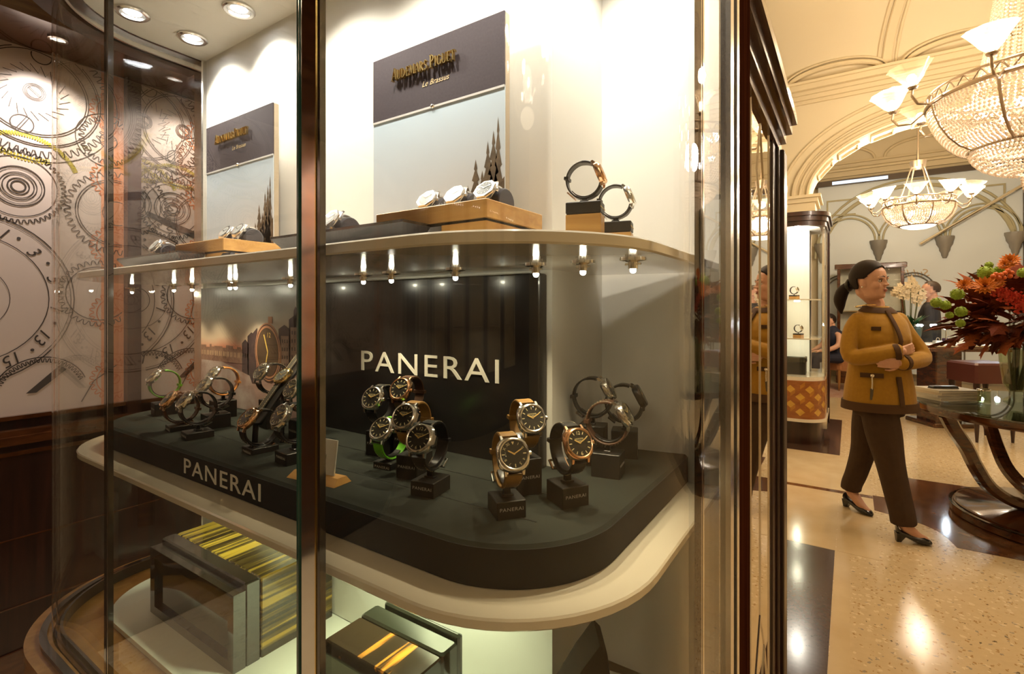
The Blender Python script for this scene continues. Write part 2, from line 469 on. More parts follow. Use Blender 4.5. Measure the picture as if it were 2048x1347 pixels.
for x, s in ((-.4, -1), (2.2, 1)):                                            # imposts
    mb = MB()
    for k, (h0, h1, e) in enumerate(((2.50, 2.56, .03), (2.56, 2.66, .06), (2.66, 2.71, .09), (2.71, 2.745, .12))):
        xa, xb = (x - .5, x + e) if s < 0 else (x - e, x + .5)
        mb.bbox(xa, xb, 7.0 - e, 7.40 + e, h0, h1)
    mb.build('impost', M_['plaster_dark'], wall_arch)
for z0, z1, e in ((3.84, 3.88, .03), (3.88, 3.93, .06), (3.93, 3.97, .09), (3.97, 4.03, .15), (4.03, 4.06, .18)):
    MB().bbox(-.94, XR, 7.0 - e, 7.0, z0, z1).build('cornice', M_['plaster_dark'], wall_arch)
for x0 in (-.62, .52, 1.7):                                                   # lunettes above the cornice
    xc, a = x0 + .46, .46
    for d, w in ((0, .05), (.05, .02)):
        MB().ribbon([(xc + (a + d) * cos(pi - pi * i / 20), 6.97, 4.06 + (.16 + d) * sin(pi - pi * i / 20)) for i in range(21)], .10, w, (0, 1, 0)).build('lunette_moulding', M_['plaster_dark'], wall_arch, 40)
# coved ceiling rising from the cornice, with ribs
cove = [(7.0 - 2.4 * (1 - cos(i * pi / 2 / 12)), 4.06 + 1.10 * sin(i * pi / 2 / 12)) for i in range(13)]
vs = [(x, y, z) for x in (-.94, XR) for y, z in cove]; n = len(cove)
ceiling_cove = struct(MB().add(vs + [(x, y, z + .03) for x, y, z in vs], [(i, i + 1, n + i + 1, n + i) for i in range(n - 1)] + [(2 * n + i, 3 * n + i, 3 * n + i + 1, 2 * n + i + 1) for i in range(n - 1)]).build('ceiling_cove', M_['plaster'], None, 60))
for x in (.34, 1.52, 2.7):
    for dx, w, t in ((0, .10, .05), (-.08, .03, .03), (.08, .03, .03)):
        MB().ribbon([(x + dx + (7.0 - y) * .28, y, z - .01) for y, z in cove], w, t, (1, 0, 0)).build('ceiling_rib', M_['plaster_dark'], ceiling_cove, 40)
v = thing('air_vent', 'narrow dark double slot air vent in the cream wall above the arch', 'air vent', (0, 0, 0))
for z in (3.735, 3.775):
    MB().bbox(.285, .47, 6.985, 7.01, z, z + .018).build('slot', M_['black_line'], v)
sd = thing('smoke_detector', 'small round cream smoke detector on the vaulted ceiling behind the chandelier', 'smoke detector', (1.28, 6.40, 4.52), (radians(-115), 0, 0))
MB().lathe([(0, 0), (.055, 0), (.055, .012), (.04, .03), (0, .034)], 20).build('base', M_['plaster'], sd, 40)
MB().lathe([(.022, .03), (.026, .036), (.02, .04), (0, .04)], 16).build('sensor', M_['plaster_dark'], sd, 40)

# inner bay: ceiling band and panelling above the far wall
for z0, z1, e in ((4.03, 4.12, .10), (4.12, 4.22, .16), (4.22, 4.26, .22), (4.40, 4.44, .05)):
    MB().bbox(-2.0, XR, YF - e, YF, z0, z1).build('cornice', M_['plaster_dark'], wall_back)
for xc in (-.2, 1.2, 2.6):
    MB().ribbon([(xc + .62 * cos(pi - pi * i / 20), YF - .02, 4.44 + .30 * sin(pi - pi * i / 20)) for i in range(21)], .06, .05, (0, 1, 0)).build('lunette_moulding', M_['plaster_dark'], wall_back, 40)

# far gothic screen: pale panel with arches, corbels and a dark steel frame
M_['gothic'] = mat('pale_etched_screen', (.70, .77, .84), .4)
M_['gothic_trim'] = mat('carved_pale_trim', (.46, .42, .27), .5)
M_['gothic_dark'] = mat('dark_etched_line', (.12, .11, .09), .4)
M_['corbel'] = mat('grey_stone_corbel', (.30, .28, .25), .5)
M_['steel_dark'] = mat('dark_steel_post', (.10, .085, .08), .3, .7)
GY = YF - .26
gs = thing('gothic_screen', 'tall pale screen with carved gothic arches filling the far end', 'screen')
MB().bbox(-.55, 2.52, GY, GY + .08, .15, 3.92).build('screen_panel', M_['gothic'], gs)
def garch(xc, a, z, h, ws, m, name):
    for d, w in ws:
        pts = [(xc + (a + d) * cos(pi - pi * i / 24), GY - .015, z + (h + d) * sin(pi - pi * i / 24)) for i in range(25)]
        MB().ribbon(pts, .05, w, (0, 1, 0)).build(name, m, gs, 40)
for xc in (-.02, .98, 1.98):
    garch(xc, .44, 2.75, .48, ((0, .035), (.07, .03)), M_['gothic_trim'], 'carved_arch')
garch(.98, 1.46, 2.45, 1.32, ((0, .07), (.12, .04)), M_['gothic_trim'], 'great_arch')
for xc in (-.12, 1.0, 2.05):
    garch(xc, .30, 1.70, .34, ((0, .022), (.055, .018)), M_['gothic_dark'], 'etched_arch')
    for s in (-1, 1):
        for d in (0, .055):
            MB().bbox(xc + s * (.30 + d) - .011, xc + s * (.30 + d) + .011, GY - .02, GY, .15, 1.70).build('etched_line', M_['gothic_dark'], gs)
for xc in (-.48, .47, 1.47, 2.42):
    c = MB().lathe([(0, 0), (.03, 0), (.05, .05), (.055, .09), (.08, .14), (.085, .19), (.12, .25), (.13, .31), (.145, .36), (.145, .40), (0, .40)], 12, Tr(xc, GY - .02, 2.35))
    c.build('corbel', M_['corbel'], gs, 30)
for x0, x1, z0, z1 in ((-.40, .10, 3.60, 3.63), (-.40, .10, 3.30, 3.33), (-.40, -.37, 3.33, 3.60), (1.75, 2.3, 3.60, 3.63), (2.27, 2.30, 3.2, 3.6)):
    MB().bbox(x0, x1, GY - .02, GY, z0, z1).build('panel_trim', M_['gothic_trim'], gs)
MB().bbox(-.60, 2.75, GY - .05, GY + .1, 3.92, 4.03).build('head_rail', M_['steel_dark'], gs)
MB().bbox(-.30, .62, GY - .07, GY - .05, 3.94, 4.0).build('light_strip', emit_mat('cool_light_strip', (.75, .88, 1), 1.2), gs)
MB().bbox(2.52, 2.60, GY - .05, GY + .1, 0, 3.92).build('post', M_['steel_dark'], gs)
MB().bbox(2.68, 2.75, GY - .05, GY + .1, 0, 3.92).build('post', M_['steel_dark'], gs)
MB().bbox(2.60, 2.68, GY, GY + .06, 0, 3.92).build('post', M_['chrome'], gs)
text_mb('Sublime', .20, .004, .25, 'CENTER', mb=None, M=Tr(.95, GY - .004, 2.02) @ Rx(pi / 2) @ Matrix.Diagonal((-1, 1, 1, 1))).build('lettering', mat('pale_gold_script', (.55, .40, .24), .5), gs)
MB().tube([(1.1, GY - .12, 2.62), (2.5, GY - .12, 3.55)], .03, 8).build('stair_rail', M_['chrome'], gs, 40)
pier = struct(MB().cbox(2.62, 3.3, 9.9, 10.5, 0, 5.2, .03).build('pillar', M_['plaster']))

# left wall: mahogany dado, mouldings, printed panels, soffit
XM = XL + .004
MB().bbox(XL, XL + .05, YB, 1.36, 0, .90).build('dado_panel', M_['mahog'], wall_left)
for z0, z1, e in ((.90, .93, .075), (.93, .95, .06), (.985, 1.0, .03), (.86, .875, .065), (.55, .555, .054), (.30, .305, .054), (.05, .14, .06)):
    MB().bbox(XL, XL + e, YB, 1.36, z0, z1).build('dado_moulding', M_['walnut'], wall_left)
MB().bbox(XL, XL + .30, YB, 1.36, 2.385, 3.0).build('soffit', M_['mahog_y'], wall_left)
MB().bbox(XL, XL + .33, YB, 1.36, 2.55, 2.60).build('soffit_moulding', M_['mahog_y'], wall_left)
MB().bbox(XL, -1.50, YB, 1.36, 3.0, 3.1).build('light_block_board', M_['mahog_y'], wall_left)  # unseen board added to keep chandelier light off the murals
MB().bbox(XL, XL + .045, .885, .935, .95, 2.385).build('pilaster', M_['mahog'], wall_left)
M_['mural'] = mat('pale_pink_grey_print', (.62, .52, .47), .35, noise=(.66, .55, .50), nscale=3)
M_['mural_line'] = mat('mural_ink', (.055, .040, .034), .5)
M_['mural_gold'] = mat('mural_gold_ink', (.45, .36, .04), .5)
M_['mural_orange'] = mat('mural_orange_ink', (.62, .17, .05), .5)
M_['mural_peach'] = mat('mural_peach_wash', (.72, .30, .15), .45)
M_['mural_fill'] = mat('mural_grey_fill', (.075, .06, .055), .5)
M_YZ = Matrix(((0, 0, 1, XM + .004), (1, 0, 0, 0), (0, 1, 0, 0), (0, 0, 0, 1)))      # drawing (u=y, v=z) on the wall facing +x
def gear(mb, cu, cv, r, n, depth, w, z, a0=0, a1=2 * pi, saw=False):
    pts = []
    for i in range(n):
        for k, rr in (((0, r), (.92, r + depth)) if saw else ((0, r), (.2, r + depth * .8), (.3, r + depth), (.5, r + depth), (.6, r + depth * .8), (.8, r))):
            a = a0 + (a1 - a0) * (i + k) / n
            pts.append((cu + rr * cos(a), cv + rr * sin(a)))
    mb.strip(pts, w, z, abs(a1 - a0 - 2 * pi) < 1e-6, M_YZ)
def ring(mb, cu, cv, r, w, z, a0=0, a1=2 * pi, n=48):
    full = abs(a1 - a0 - 2 * pi) < 1e-6
    p = arc(cu, cv, r, a0, a1, n); p = p[:-1] if full else p
    mb.strip(p, w, z, full, M_YZ)
def screw(mb, cu, cv, r, a, z):
    ring(mb, cu, cv, r, .0036, z, n=24)
    for s in (-.12, .12):
        mb.strip([(cu + cos(a) * r + sin(a) * r * s, cv + sin(a) * r - cos(a) * r * s), (cu - cos(a) * r + sin(a) * r * s, cv - sin(a) * r - cos(a) * r * s)], .003, z, False, M_YZ)
def mural(label, u0, u1, cells, seed):
    p = thing('mural_panel', label, 'mural')
    MB().bbox(XM, XM + .003, u0, u1, 1.0, 2.385).build('print_board', M_['mural'], p)
    ink, gold, orange, fill, peach = MB(), MB(), MB(), MB(), MB()
    Z = .0004
    for (du, dark) in cells:
        # large date ring with numerals
        c = (.405 + du, 1.435)
        for r, w in ((.312, .004), (.302, .002), (.235, .003), (.125, .002), (.055, .003), (.02, .002)): ring(ink, *c, r, w, Z)
        nums = ['3', '1', '11', '9', '7', '5', '31', '29', '27', '25', '23', '21', '19', '17', '15', '13', '1', '5']
        for i, s in enumerate(['5', '3', '11', '9', '7', '25', '27', '29', '31', '19', '17', '15', '13', '1']):
            a = radians(18 + 360 * i / 14)
            Mx = M_YZ @ Tr(c[0] + .262 * cos(a), c[1] + .262 * sin(a), Z) @ Rz(a - pi / 2) @ Tr(0, -.02, 0)
            text_mb(s, .058, 0, .3, 'CENTER', M=Mx, mb=ink)
            b = a + radians(360 / 28)
            fill.lathe([(0, Z), (.006, Z)], 8, M_YZ @ Tr(c[0] + .27 * cos(b), c[1] + .27 * sin(b), 0))
        # ratchet wheel and its bridge
        c = (.598 + du, 2.224)
        gear(ink, *c, .076, 22, .030, .0036, Z, saw=True)
        for r, w in ((.032, .003), (.028, .002), (.026, .002), (.158, .003), (.166, .003), (.198, .003), (.205, .003), (.262, .003)): ring(ink, *c, r, w, Z)
        screw(ink, *c, .022, radians(140), Z)
        gear(ink, *c, .222, 60, .024, .0036, Z)
        gear(gold, *c, .25, 44, .02, .003, Z, radians(190), radians(280))
        screw(ink, c[0] + .02, c[1] + .145, .03, radians(60), Z + .0002); screw(ink, c[0] - .035, c[1] - .13, .033, radians(60), Z + .0002)
        # centre wheel with its dark hand
        c = (.553 + du, 1.856)
        for r, w in ((.074, .004), (.066, .002), (.052, .003), (.044, .003), (.030, .004), (.020, .005), (.112, .003)): ring(ink, *c, r, w, Z + .0002)
        gear(ink, *c, .125, 48, .014, .0036, Z)
        gear(gold, c[0] + .01, c[1] + .03, .16, 50, .016, .003, Z, radians(20), radians(150))
        fill.poly([(c[0] + .06, c[1] - .025), (c[0] + .06, c[1] - .05), (c[0] + .36, c[1] - .17), (c[0] + .36, c[1] - .13)], Z, M_YZ)
        fill.poly([(c[0] - .06, c[1] + .02), (c[0] - .06, c[1] - .01), (c[0] - .30, c[1] + .05), (c[0] - .30, c[1] + .09)], Z, M_YZ)
        fill.poly([(c[0] + .02, c[1] - .78), (c[0] + .05, c[1] - .78), (c[0] + .14, c[1] - .70), (c[0] + .12, c[1] - .68)], Z, M_YZ)
        # second train of wheels to the side
        c = (.86 + du, 1.80)
        for r, w in ((.14, .003), (.132, .003), (.05, .003)): ring(ink, *c, r, w, Z)
        gear(ink, *c, .155, 40, .02, .0036, Z)
        c2 = (.83 + du, 2.10)
        ring(ink, *c2, .11, .0036, Z); gear(ink, *c2, .10, 30, -.018, .0036, Z); screw(ink, *c2, .03, radians(30), Z)
        ring(ink, .80 + du, 1.46, .11, .0036, Z); gear(ink, .80 + du, 1.46, .12, 34, .016, .0036, Z)
        ink.strip([(.74 + du, 1.02), (.78 + du, 1.10), (.86 + du, 1.16), (.90 + du, 1.30)], .004, Z, False, M_YZ)
        ring(ink, .62 + du, 1.07, .14, .004, Z, radians(20), radians(160)); gear(ink, .62 + du, 1.07, .12, 24, .014, .003, Z, radians(20), radians(160))
        for k in range(5):
            gear(orange, .85 + du, 1.10 + .28 * k, .07, 22, .014, .0036, Z); ring(orange, .85 + du, 1.10 + .28 * k, .06, .0036, Z); screw(orange, .85 + du, 1.10 + .28 * k, .02, 1.0, Z)
        peach.poly([(.805 + du, 1.001), (.8838 + du, 1.001), (.8838 + du, 2.383), (.805 + du, 2.383)], Z * .5, M_YZ)
    def clip(mb):
        """keep the printing inside its board"""
        old = mb.v; keep = [f for f in mb.f if all(u0 <= mb.v[i][1] <= u1 and 1.0 <= mb.v[i][2] <= 2.384 for i in f)]
        ix = {}; nv = []
        for f in keep:
            for i in f:
                if i not in ix: ix[i] = len(nv); nv.append(old[i])
        mb.v = nv; mb.f = [tuple(ix[i] for i in f) for f in keep]; mb.m = [0] * len(keep); return mb
    for mb, mm, nm in ((ink, 'mural_line', 'ink_drawing'), (gold, 'mural_gold', 'gold_drawing'), (orange, 'mural_orange', 'orange_drawing'), (fill, 'mural_fill', 'watch_hand_print'), (peach, 'mural_peach', 'peach_wash')):
        clip(mb)
        if mb.f: mb.build(nm, M_[mm], p)['kind'] = 'stuff'
    return p
mural('wide printed mural of watch gears and date rings on the wall beside the case', -3.4, .884, [(0, 0), (-.66, 0), (-1.32, 0), (-1.98, 0), (-2.64, 0), (-3.3, 0)], 1)
mural('narrow printed gear mural between the brown pilaster and the case back', .936, 1.355, [(.36, 0), (.52, 0)], 2)

# wall washers under the soffit, above the murals; the pair behind the camera is added to brighten reflections
for y, e, lab in ((.62, 32, 'small wall washer lamp under the dark soffit above the gear mural'), (1.12, 10, 'small wall washer lamp above the narrow gear mural'), (-.35, 22, 'unseen lamp added under the soffit beside the photographer to brighten the reflected mural'), (-1.3, 22, 'unseen lamp added at the far end of the soffit to brighten the reflected mural')):
    t = thing('wall_washer', lab, 'lamp', (XL + .19, y, 2.384))
    MB().lathe([(.03, 0), (.03, -.006), (.022, -.008), (.020, 0)], 18).build('ring', M_['chrome'], t, 40)
    MB().lathe([(0, -.003), (.020, -.003), (.020, 0), (0, 0)], 14).build('bulb', emit_mat('washer_bulb', (1, .92, .82), 4), t)
    ld = bpy.data.lights.new('washer', 'SPOT'); ld.energy = e; ld.color = (1, .90, .80); ld.spot_size = radians(110); ld.spot_blend = .8; ld.shadow_soft_size = .03
    lo = bpy.data.objects.new('washer_beam', ld); COL.objects.link(lo); lo.parent = t; lo.location = (0, 0, -.02); lo.rotation_euler = (0, radians(14), 0)
# wall behind the photographer: cream frames of small lit wall vitrines
M_['lamp_white'] = emit_mat('vitrine_lamp', (1, .93, .8), 14)
M_['niche'] = mat('niche_cream', (.70, .58, .38), .6)
for k, x in enumerate((-2.0, -1.05, -.10, .85, 1.8, 2.75)):
    t = thing('wall_vitrine', 'cream framed wall vitrine with lit shelves, %s from the mural along the dark rear wall' % ('first', 'second', 'third', 'fourth', 'fifth', 'sixth')[k], 'wall vitrine', (x, YB, 0), group='wall vitrines behind the photographer')
    for x0, x1, z0, z1 in ((-.34, -.28, .7, 2.6), (.28, .34, .7, 2.6), (-.28, .28, 2.52, 2.6), (-.28, .28, .7, .78)):
        MB().bbox(x0, x1, 0, .12, z0, z1).build('frame', M_['plaster'], t)
    MB().bbox(-.28, .28, .005, .02, .78, 2.52).build('niche_back', M_['niche'], t)
    for z in (1.2, 1.65, 2.1):
        sh = MB().bbox(-.28, .28, .02, .11, z, z + .012).build('shelf', M_['chrome'], t)
    for i in range(5):
        MB().sphere((-.2 + .1 * i, .08, 2.49), .012, 8, 6).build('lamp', M_['lamp_white'], t)
# ================================================================== THE SHOWCASE
Z_BASE, Z_LO, Z_FELT, Z_UP, Z_TOP = .745, 1.105, 1.150, 1.470, 2.075
FX0, FX1, FY = -1.47, -.176, .362          # plan of the shelves: left, right, front
def outline(d=0., yl=.69, yr=.72, n=14):
    """case plan from the left back round the front to the right back, pushed outwards by d"""
    x0, x1, y = FX0 - d, FX1 + d, FY - d
    rl, rr = .20 + d, .19 + d
    p = [(x0, yl)]
    p += [(x0 + rl - rl * cos(t), y + rl - rl * sin(t)) for t in [pi / 2 * i / n for i in range(n + 1)]]
    p += [(lerp(x0 + rl, x1 - rr, i / 4), y) for i in range(1, 4)]
    p += [(x1 - rr + rr * sin(t), y + rr - rr * cos(t)) for t in [pi / 2 * i / n for i in range(n + 1)]]
    p += [(x1, yr)]
    return p
def cut(path, keep):
    return [p for p in path if keep(p)]
def offset_pair(path, a, b, sgn=1):
    def off(d):
        r = []
        for i in range(len(path)):
            p, q = path[max(i - 1, 0)], path[min(i + 1, len(path) - 1)]
            dx, dy = q[0] - p[0], q[1] - p[1]; L = sqrt(dx * dx + dy * dy)
            r.append((path[i][0] + dy / L * d, path[i][1] - dx / L * d))
        return r
    return off(a) + off(b)[::-1]
def wall_strip(path, a, b, z0, z1):
    """curved wall: plan path thickened from offset a to b, z0..z1"""
    return MB().loft([[(p[0], p[1], z0) for p in offset_pair(path, a, b)], [(p[0], p[1], z1) for p in offset_pair(path, a, b)]])
def quads(path, a, b, z0, z1):
    pr = offset_pair(path, a, b); n = len(path); mb = MB()
    A, B = pr[:n], pr[n:][::-1]
    vs = [(*p, z) for p in A for z in (z0, z1)] + [(*p, z) for p in B for z in (z0, z1)]
    o = 2 * n; fs = []
    for i in range(n - 1):
        fs += [(2 * i, 2 * i + 2, 2 * i + 3, 2 * i + 1), (o + 2 * i, o + 2 * i + 1, o + 2 * i + 3, o + 2 * i + 2),
               (2 * i + 1, 2 * i + 3, o + 2 * i + 3, o + 2 * i + 1), (2 * i, o + 2 * i, o + 2 * i + 2, 2 * i + 2)]
    fs += [(0, 1, o + 1, o), (2 * n - 2, o + 2 * n - 2, o + 2 * n - 1, 2 * n - 1)]
    return mb.add(vs, fs)

case = thing('display_case', 'glass fronted watch showcase with rounded corners and two cream shelves', 'showcase', (0, 0, 0))
GD = .034                                     # glass line outside the shelves
gl = outline(GD, .69, .72, 20)
JX, MX0, MX1, JY = -1.018, -.492, -.454, .592    # butt joint, mullion, right joint
gy = FY - GD; gx = FX1 + GD
left_curve = cut(gl, lambda p: p[0] < JX - .02) + [(JX - .003, gy)]
right_curve = [(MX1, gy)] + cut(gl, lambda p: p[0] > MX1 + .01 and p[1] < JY - .01) + [(gx, JY - .003)]
for nm, path in (('curved_glass_pane', left_curve), ('glass_pane', [(JX + .003, gy), (MX0, gy)]), ('curved_glass_pane', right_curve), ('glass_pane', [(gx, JY + .003), (gx, .724)])):
    quads(path, -.0035, .0035, Z_BASE, Z_TOP).build(nm, M_['glass'], case, 40)
# butt joints: green glass edges with a clear bead
MB().bbox(JX - .0022, JX + .0022, gy - .0036, gy + .0036, Z_BASE, Z_TOP).build('glass_joint', M_['steel'], case)
MB().bbox(JX - .0120, JX - .0030, gy - .0042, gy + .0042, Z_BASE, Z_TOP).build('joint_strip', M_['lacquer'], case)
MB().bbox(JX + .0026, JX + .0036, gy - .0038, gy + .0038, Z_BASE, Z_TOP).build('glass_joint', M_['lacquer'], case)
MB().bbox(gx - .0036, gx + .0036, JY - .0030, JY + .0030, Z_BASE, Z_TOP).build('glass_joint', M_['lacquer'], case)
MB().bbox(gx - .0040, gx + .0040, JY + .0035, JY + .010, Z_BASE, Z_TOP).build('joint_strip', M_['chrome'], case)
# mullion
mu = MB().cbox(MX0 + .004, MX1 - .006, gy - .004, gy + .004, Z_BASE - .05, Z_TOP, .002).build('mullion', M_['chrome'], case, 30)
MB().bbox(MX1 - .006, MX1 - .0005, gy - .0036, gy + .0036, Z_BASE - .05, Z_TOP).build('mullion_gasket', M_['lacquer'], case)
MB().bbox(MX1 - .0075, MX1 - .006, gy - .0046, gy - .0038, Z_BASE - .05, Z_TOP).build('mullion_strip', M_['gold'], case)
MB().bbox(MX0 + .001, MX0 + .004, gy - .006, gy + .006, Z_BASE, Z_TOP).build('glass_joint', M_['glass_edge'], case)

# shelves: cream slabs on the case plan, upper and lower
def slab(d, z0, z1, yl, yr, b=.002):
    ps = outline(d, yl, yr)
    pb = outline(d - b, yl, yr)
    mb = MB(); n = len(ps)
    return mb.loft([[(*p, z0) for p in pb], [(*p, z0 + b) for p in ps], [(*p, z1 - b) for p in ps], [(*p, z1) for p in pb]])
slab(0, Z_LO - .012, Z_LO, .69, .88).build('lower_shelf', M_['corian'], case, 30)
slab(0, Z_UP - .0135, Z_UP, .69, .88).build('upper_shelf', M_['corian'], case, 30)
# back panels: the projecting block with its side, the recess at the right
MB().bbox(FX0, -.385, .69, .954, Z_BASE, Z_TOP).build('back_panel', M_['wall_white'], case)
MB().bbox(-.385, FX1 + .03, .88, .954, Z_BASE, Z_TOP).build('recess_panel', M_['wall_white'], case)
# ceiling with its dark curved rim
ce = outline(.008, .69, .88)
MB().prism(ce, Z_TOP, Z_TOP + .05).build('ceiling_panel', M_['case_ceiling'], case)
quads(outline(.008, .69, .90, 20), 0, .014, Z_TOP - .004, Z_TOP + .03).build('ceiling_rim', M_['mahog'], case, 40)
quads(outline(.022, .69, .72, 20), 0, .006, Z_TOP - .022, Z_TOP + .03).build('glass_channel', M_['steel'], case, 40)
quads(outline(.044, .69, .72, 20), 0, .05, Z_TOP - .02, Z_TOP + .16).build('fascia', M_['mahog'], case, 40)
# floor of the case, raised white plinth disc and wooden kerb
MB().prism(outline(.03, .69, .88), Z_BASE - .06, Z_BASE - .012).build('case_floor', M_['honey'], case)
dz = [( -1.02 + .335 * cos(t), .60 + .20 * sin(t)) for t in [2 * pi * i / 48 for i in range(48)]]
M_['plinth_white'] = mat('white_plinth', (.80, .80, .72), .35)
pl = outline(-.055, .69, .88)
MB().prism(pl, Z_BASE - .012, Z_BASE - .002).build('white_plinth', M_['plinth_white'], case)
quads(outline(.020, .69, .72, 20), 0, .005, Z_BASE - .014, Z_BASE + .012).build('glass_channel', M_['lacquer'], case, 40)
quads(outline(.044, .69, .72, 20), 0, .012, Z_BASE - .02, Z_BASE + .004).build('glass_channel', M_['lacquer'], case, 40)
quads(outline(.056, .69, .72, 20), -.02, .022, .40, Z_BASE - .004).build('wooden_base', M_['honey'], case, 40)
quads(outline(.056, .69, .72, 20), -.05, .0, .0, .40).build('wooden_plinth', M_['mahog'], case, 40)
# metal post where the left curved glass meets the back
MB().cbox(FX0 - GD - .008, FX0 + .004, .678, .708, Z_BASE, Z_TOP, .003).build('end_post', M_['steel'], case)
MB().bbox(FX0 - GD - .004, FX0 + .002, .708, .954, Z_BASE - .3, Z_TOP + .15).build('end_panel', M_['mahog'], case)

# recessed spotlights in the case ceiling
def downlight(x, y, z, energy, ang, col, label, tgt=None, ring=M_['steel'], r=.034, blend=.6):
    t = thing('ceiling_spotlight', label, 'spotlight', (x, y, z), group='recessed spotlights in the showcase ceiling')
    MB().lathe([(r, -.003), (r, .0), (r * .70, .0), (r * .62, .012), (r * .62, .014), (r * .74, -.0045), (r * .9, -.0055), (r, -.003)], 24).build('ring', ring, t, 40)
    MB().lathe([(0, -.001), (r * .35, -.002), (r * .62, .003), (r * .62, .013), (0, .013)], 20).build('bulb', M_['case_bulb'], t, 40)
    ld = bpy.data.lights.new('spot', 'SPOT'); ld.energy = energy; ld.color = col; ld.spot_size = ang; ld.spot_blend = blend; ld.shadow_soft_size = .018
    lo = bpy.data.objects.new('spot_beam', ld); COL.objects.link(lo); lo.parent = t
    lo.location = (0, 0, -.012)
    d = Vector(tgt if tgt else (x, y, 0)) - Vector((x, y, z))
    lo.rotation_euler = d.to_track_quat('-Z', 'Y').to_euler()
    return t
M_['case_bulb'] = emit_mat('case_bulb', (.93, .95, 1.0), 30)
for px, py, lab in ((265, 25, 'recessed spotlight above the left end of the showcase near the curved glass'), (385, 75, 'recessed spotlight nearest the back left corner of the showcase ceiling'), (478, 18, 'recessed spotlight in the showcase ceiling close to the mullion')):
    p = at_z(px, py, Z_TOP)
    downlight(p.x, p.y, Z_TOP - .001, 8, radians(120), CASE_WHITE, lab, (p.x + .04, p.y + .10, Z_UP))
for x, y, lab in ((-.86, .52, 'recessed spotlight above the first picture board'), (-.62, .50, 'recessed spotlight above the large picture board'), (-.34, .52, 'recessed spotlight above the rose gold watches'), (-.26, .70, 'recessed spotlight over the recess of the showcase')):
    downlight(x, y, Z_TOP - .001, 8, radians(125), CASE_WHITE, lab, (x, y + .12, Z_UP))
# small puck lamps under the upper shelf and strip under the lower shelf
M_['puck'] = emit_mat('puck_lamp', (1.0, .95, .72), 120)
def puck(x, y, lab, e=1.8):
    z = Z_UP - .0135
    t = thing('puck_lamp', lab, 'lamp', (x, y, z), group='small lamps under the upper shelf')
    MB().lathe([(0, 0), (.016, 0), (.016, -.002), (.006, -.004), (.006, -.012), (0, -.012)], 16).build('housing', M_['chrome'], t, 30)
    MB().sphere((0, 0, -.0135), .0040, 10, 6).build('bulb', M_['puck'], t, 60)
    MB().tube([(-.010, 0, -.006), (.010, 0, -.006)], .0016, 6).build('clip', M_['steel'], t)
    ld = bpy.data.lights.new('puck', 'SPOT'); ld.energy = e; ld.color = (1, .84, .54); ld.spot_size = radians(88); ld.spot_blend = .9; ld.shadow_soft_size = .005
    lo = bpy.data.objects.new('puck_beam', ld); COL.objects.link(lo); lo.parent = t; lo.location = (0, 0, -.02)
for px, py, lab in ((264, 593, 'tiny lamp under the upper shelf at its far left'), (348, 592, 'second tiny lamp from the left under the upper shelf'), (384, 590, 'third tiny lamp from the left under the upper shelf'),
                    (460, 585, 'left lamp of the close pair under the upper shelf'), (471, 584, 'right lamp of the close pair under the upper shelf'), (581, 578, 'tiny lamp under the upper shelf just left of the mullion'),
                    (727, 572, 'tiny lamp under the upper shelf just right of the mullion'), (783, 575, 'dim lamp under the upper shelf over the first letters of the sign'), (911, 568, 'brightest tiny lamp under the upper shelf above the sign'),
                    (1072, 568, 'unlit looking lamp under the upper shelf at the end of the black board'), (1166, 566, 'tiny lamp under the upper shelf beside the recess'), (1266, 571, 'tiny lamp under the upper shelf nearest the right glass')):
    p = at_z(px, py, Z_UP - .032)
    if p.y > .60: p = at_y(px, py, .60)
    puck(p.x, p.y, lab)
for x, y, e, lab in ((-1.10, .56, 3, 'lamp under the lower shelf above the large lacquer box'), (-.60, .62, 8, 'lamp under the lower shelf above the amber box')):
    t = thing('shelf_lamp', lab, 'lamp', (x, y, Z_LO - .012))
    MB().lathe([(0, 0), (.028, 0), (.028, -.006), (.02, -.008), (0, -.008)], 20).build('housing', M_['chrome'], t, 30)
    MB().lathe([(0, -.0086), (.017, -.0086), (.017, -.008)], 16).build('lens', emit_mat('shelf_lens', (.98, 1, .80), 8), t)
    ld = bpy.data.lights.new('under', 'SPOT'); ld.energy = e; ld.color = (.90, 1.0, .62); ld.spot_size = radians(150); ld.spot_blend = .9; ld.shadow_soft_size = .02
    lo = bpy.data.objects.new('under_beam', ld); COL.objects.link(lo); lo.parent = t; lo.location = (0, 0, -.02)

# mirrored pilaster to the right of the glass
PX = gx + .004
pil = thing('mirror_pilaster', 'tall mahogany pilaster with leaded mirror panel at the end of the showcase', 'pilaster')
for y0, y1, e, m in ((.724, .745, .010, 'steel'), (.745, .758, .004, 'lacquer'), (.758, .775, .012, 'steel'), (.775, .788, .006, 'chrome')):
    MB().bbox(gx - .005, gx + e, y0, y1, .35, 2.6).build('metal_frame', M_[m], pil)
MB().cbox(gx - .010, gx + .002, .788, .935, .05, 2.6, .002).build('wood_stile', M_['stile'], pil)
mx = -.180
MB().bbox(mx - .02, mx, .935, 1.56, .30, 1.86).build('mirror_panel', M_['mirror'], pil)
def came(pts, r=.0020):
    MB().tube([(mx + .0008, y, z) for y, z in pts], r, 6).build('mirror_came', M_['chrome'], pil, 40)
came([(1.205, .30), (1.205, 1.86)]); came([(1.50, .30), (1.50, 1.86)])
yc = 1.345
came([(yc, .66), (yc, 1.64)])
came([(yc, 1.64), (yc - .05, 1.72), (yc, 1.84), (yc + .05, 1.72), (yc, 1.64)])
came([(yc, .66), (yc - .07, .55), (yc, .42), (yc + .07, .55), (yc, .66)])
came([(yc - .07, .55), (1.205, .36)]); came([(yc + .07, .55), (1.50, .36)])
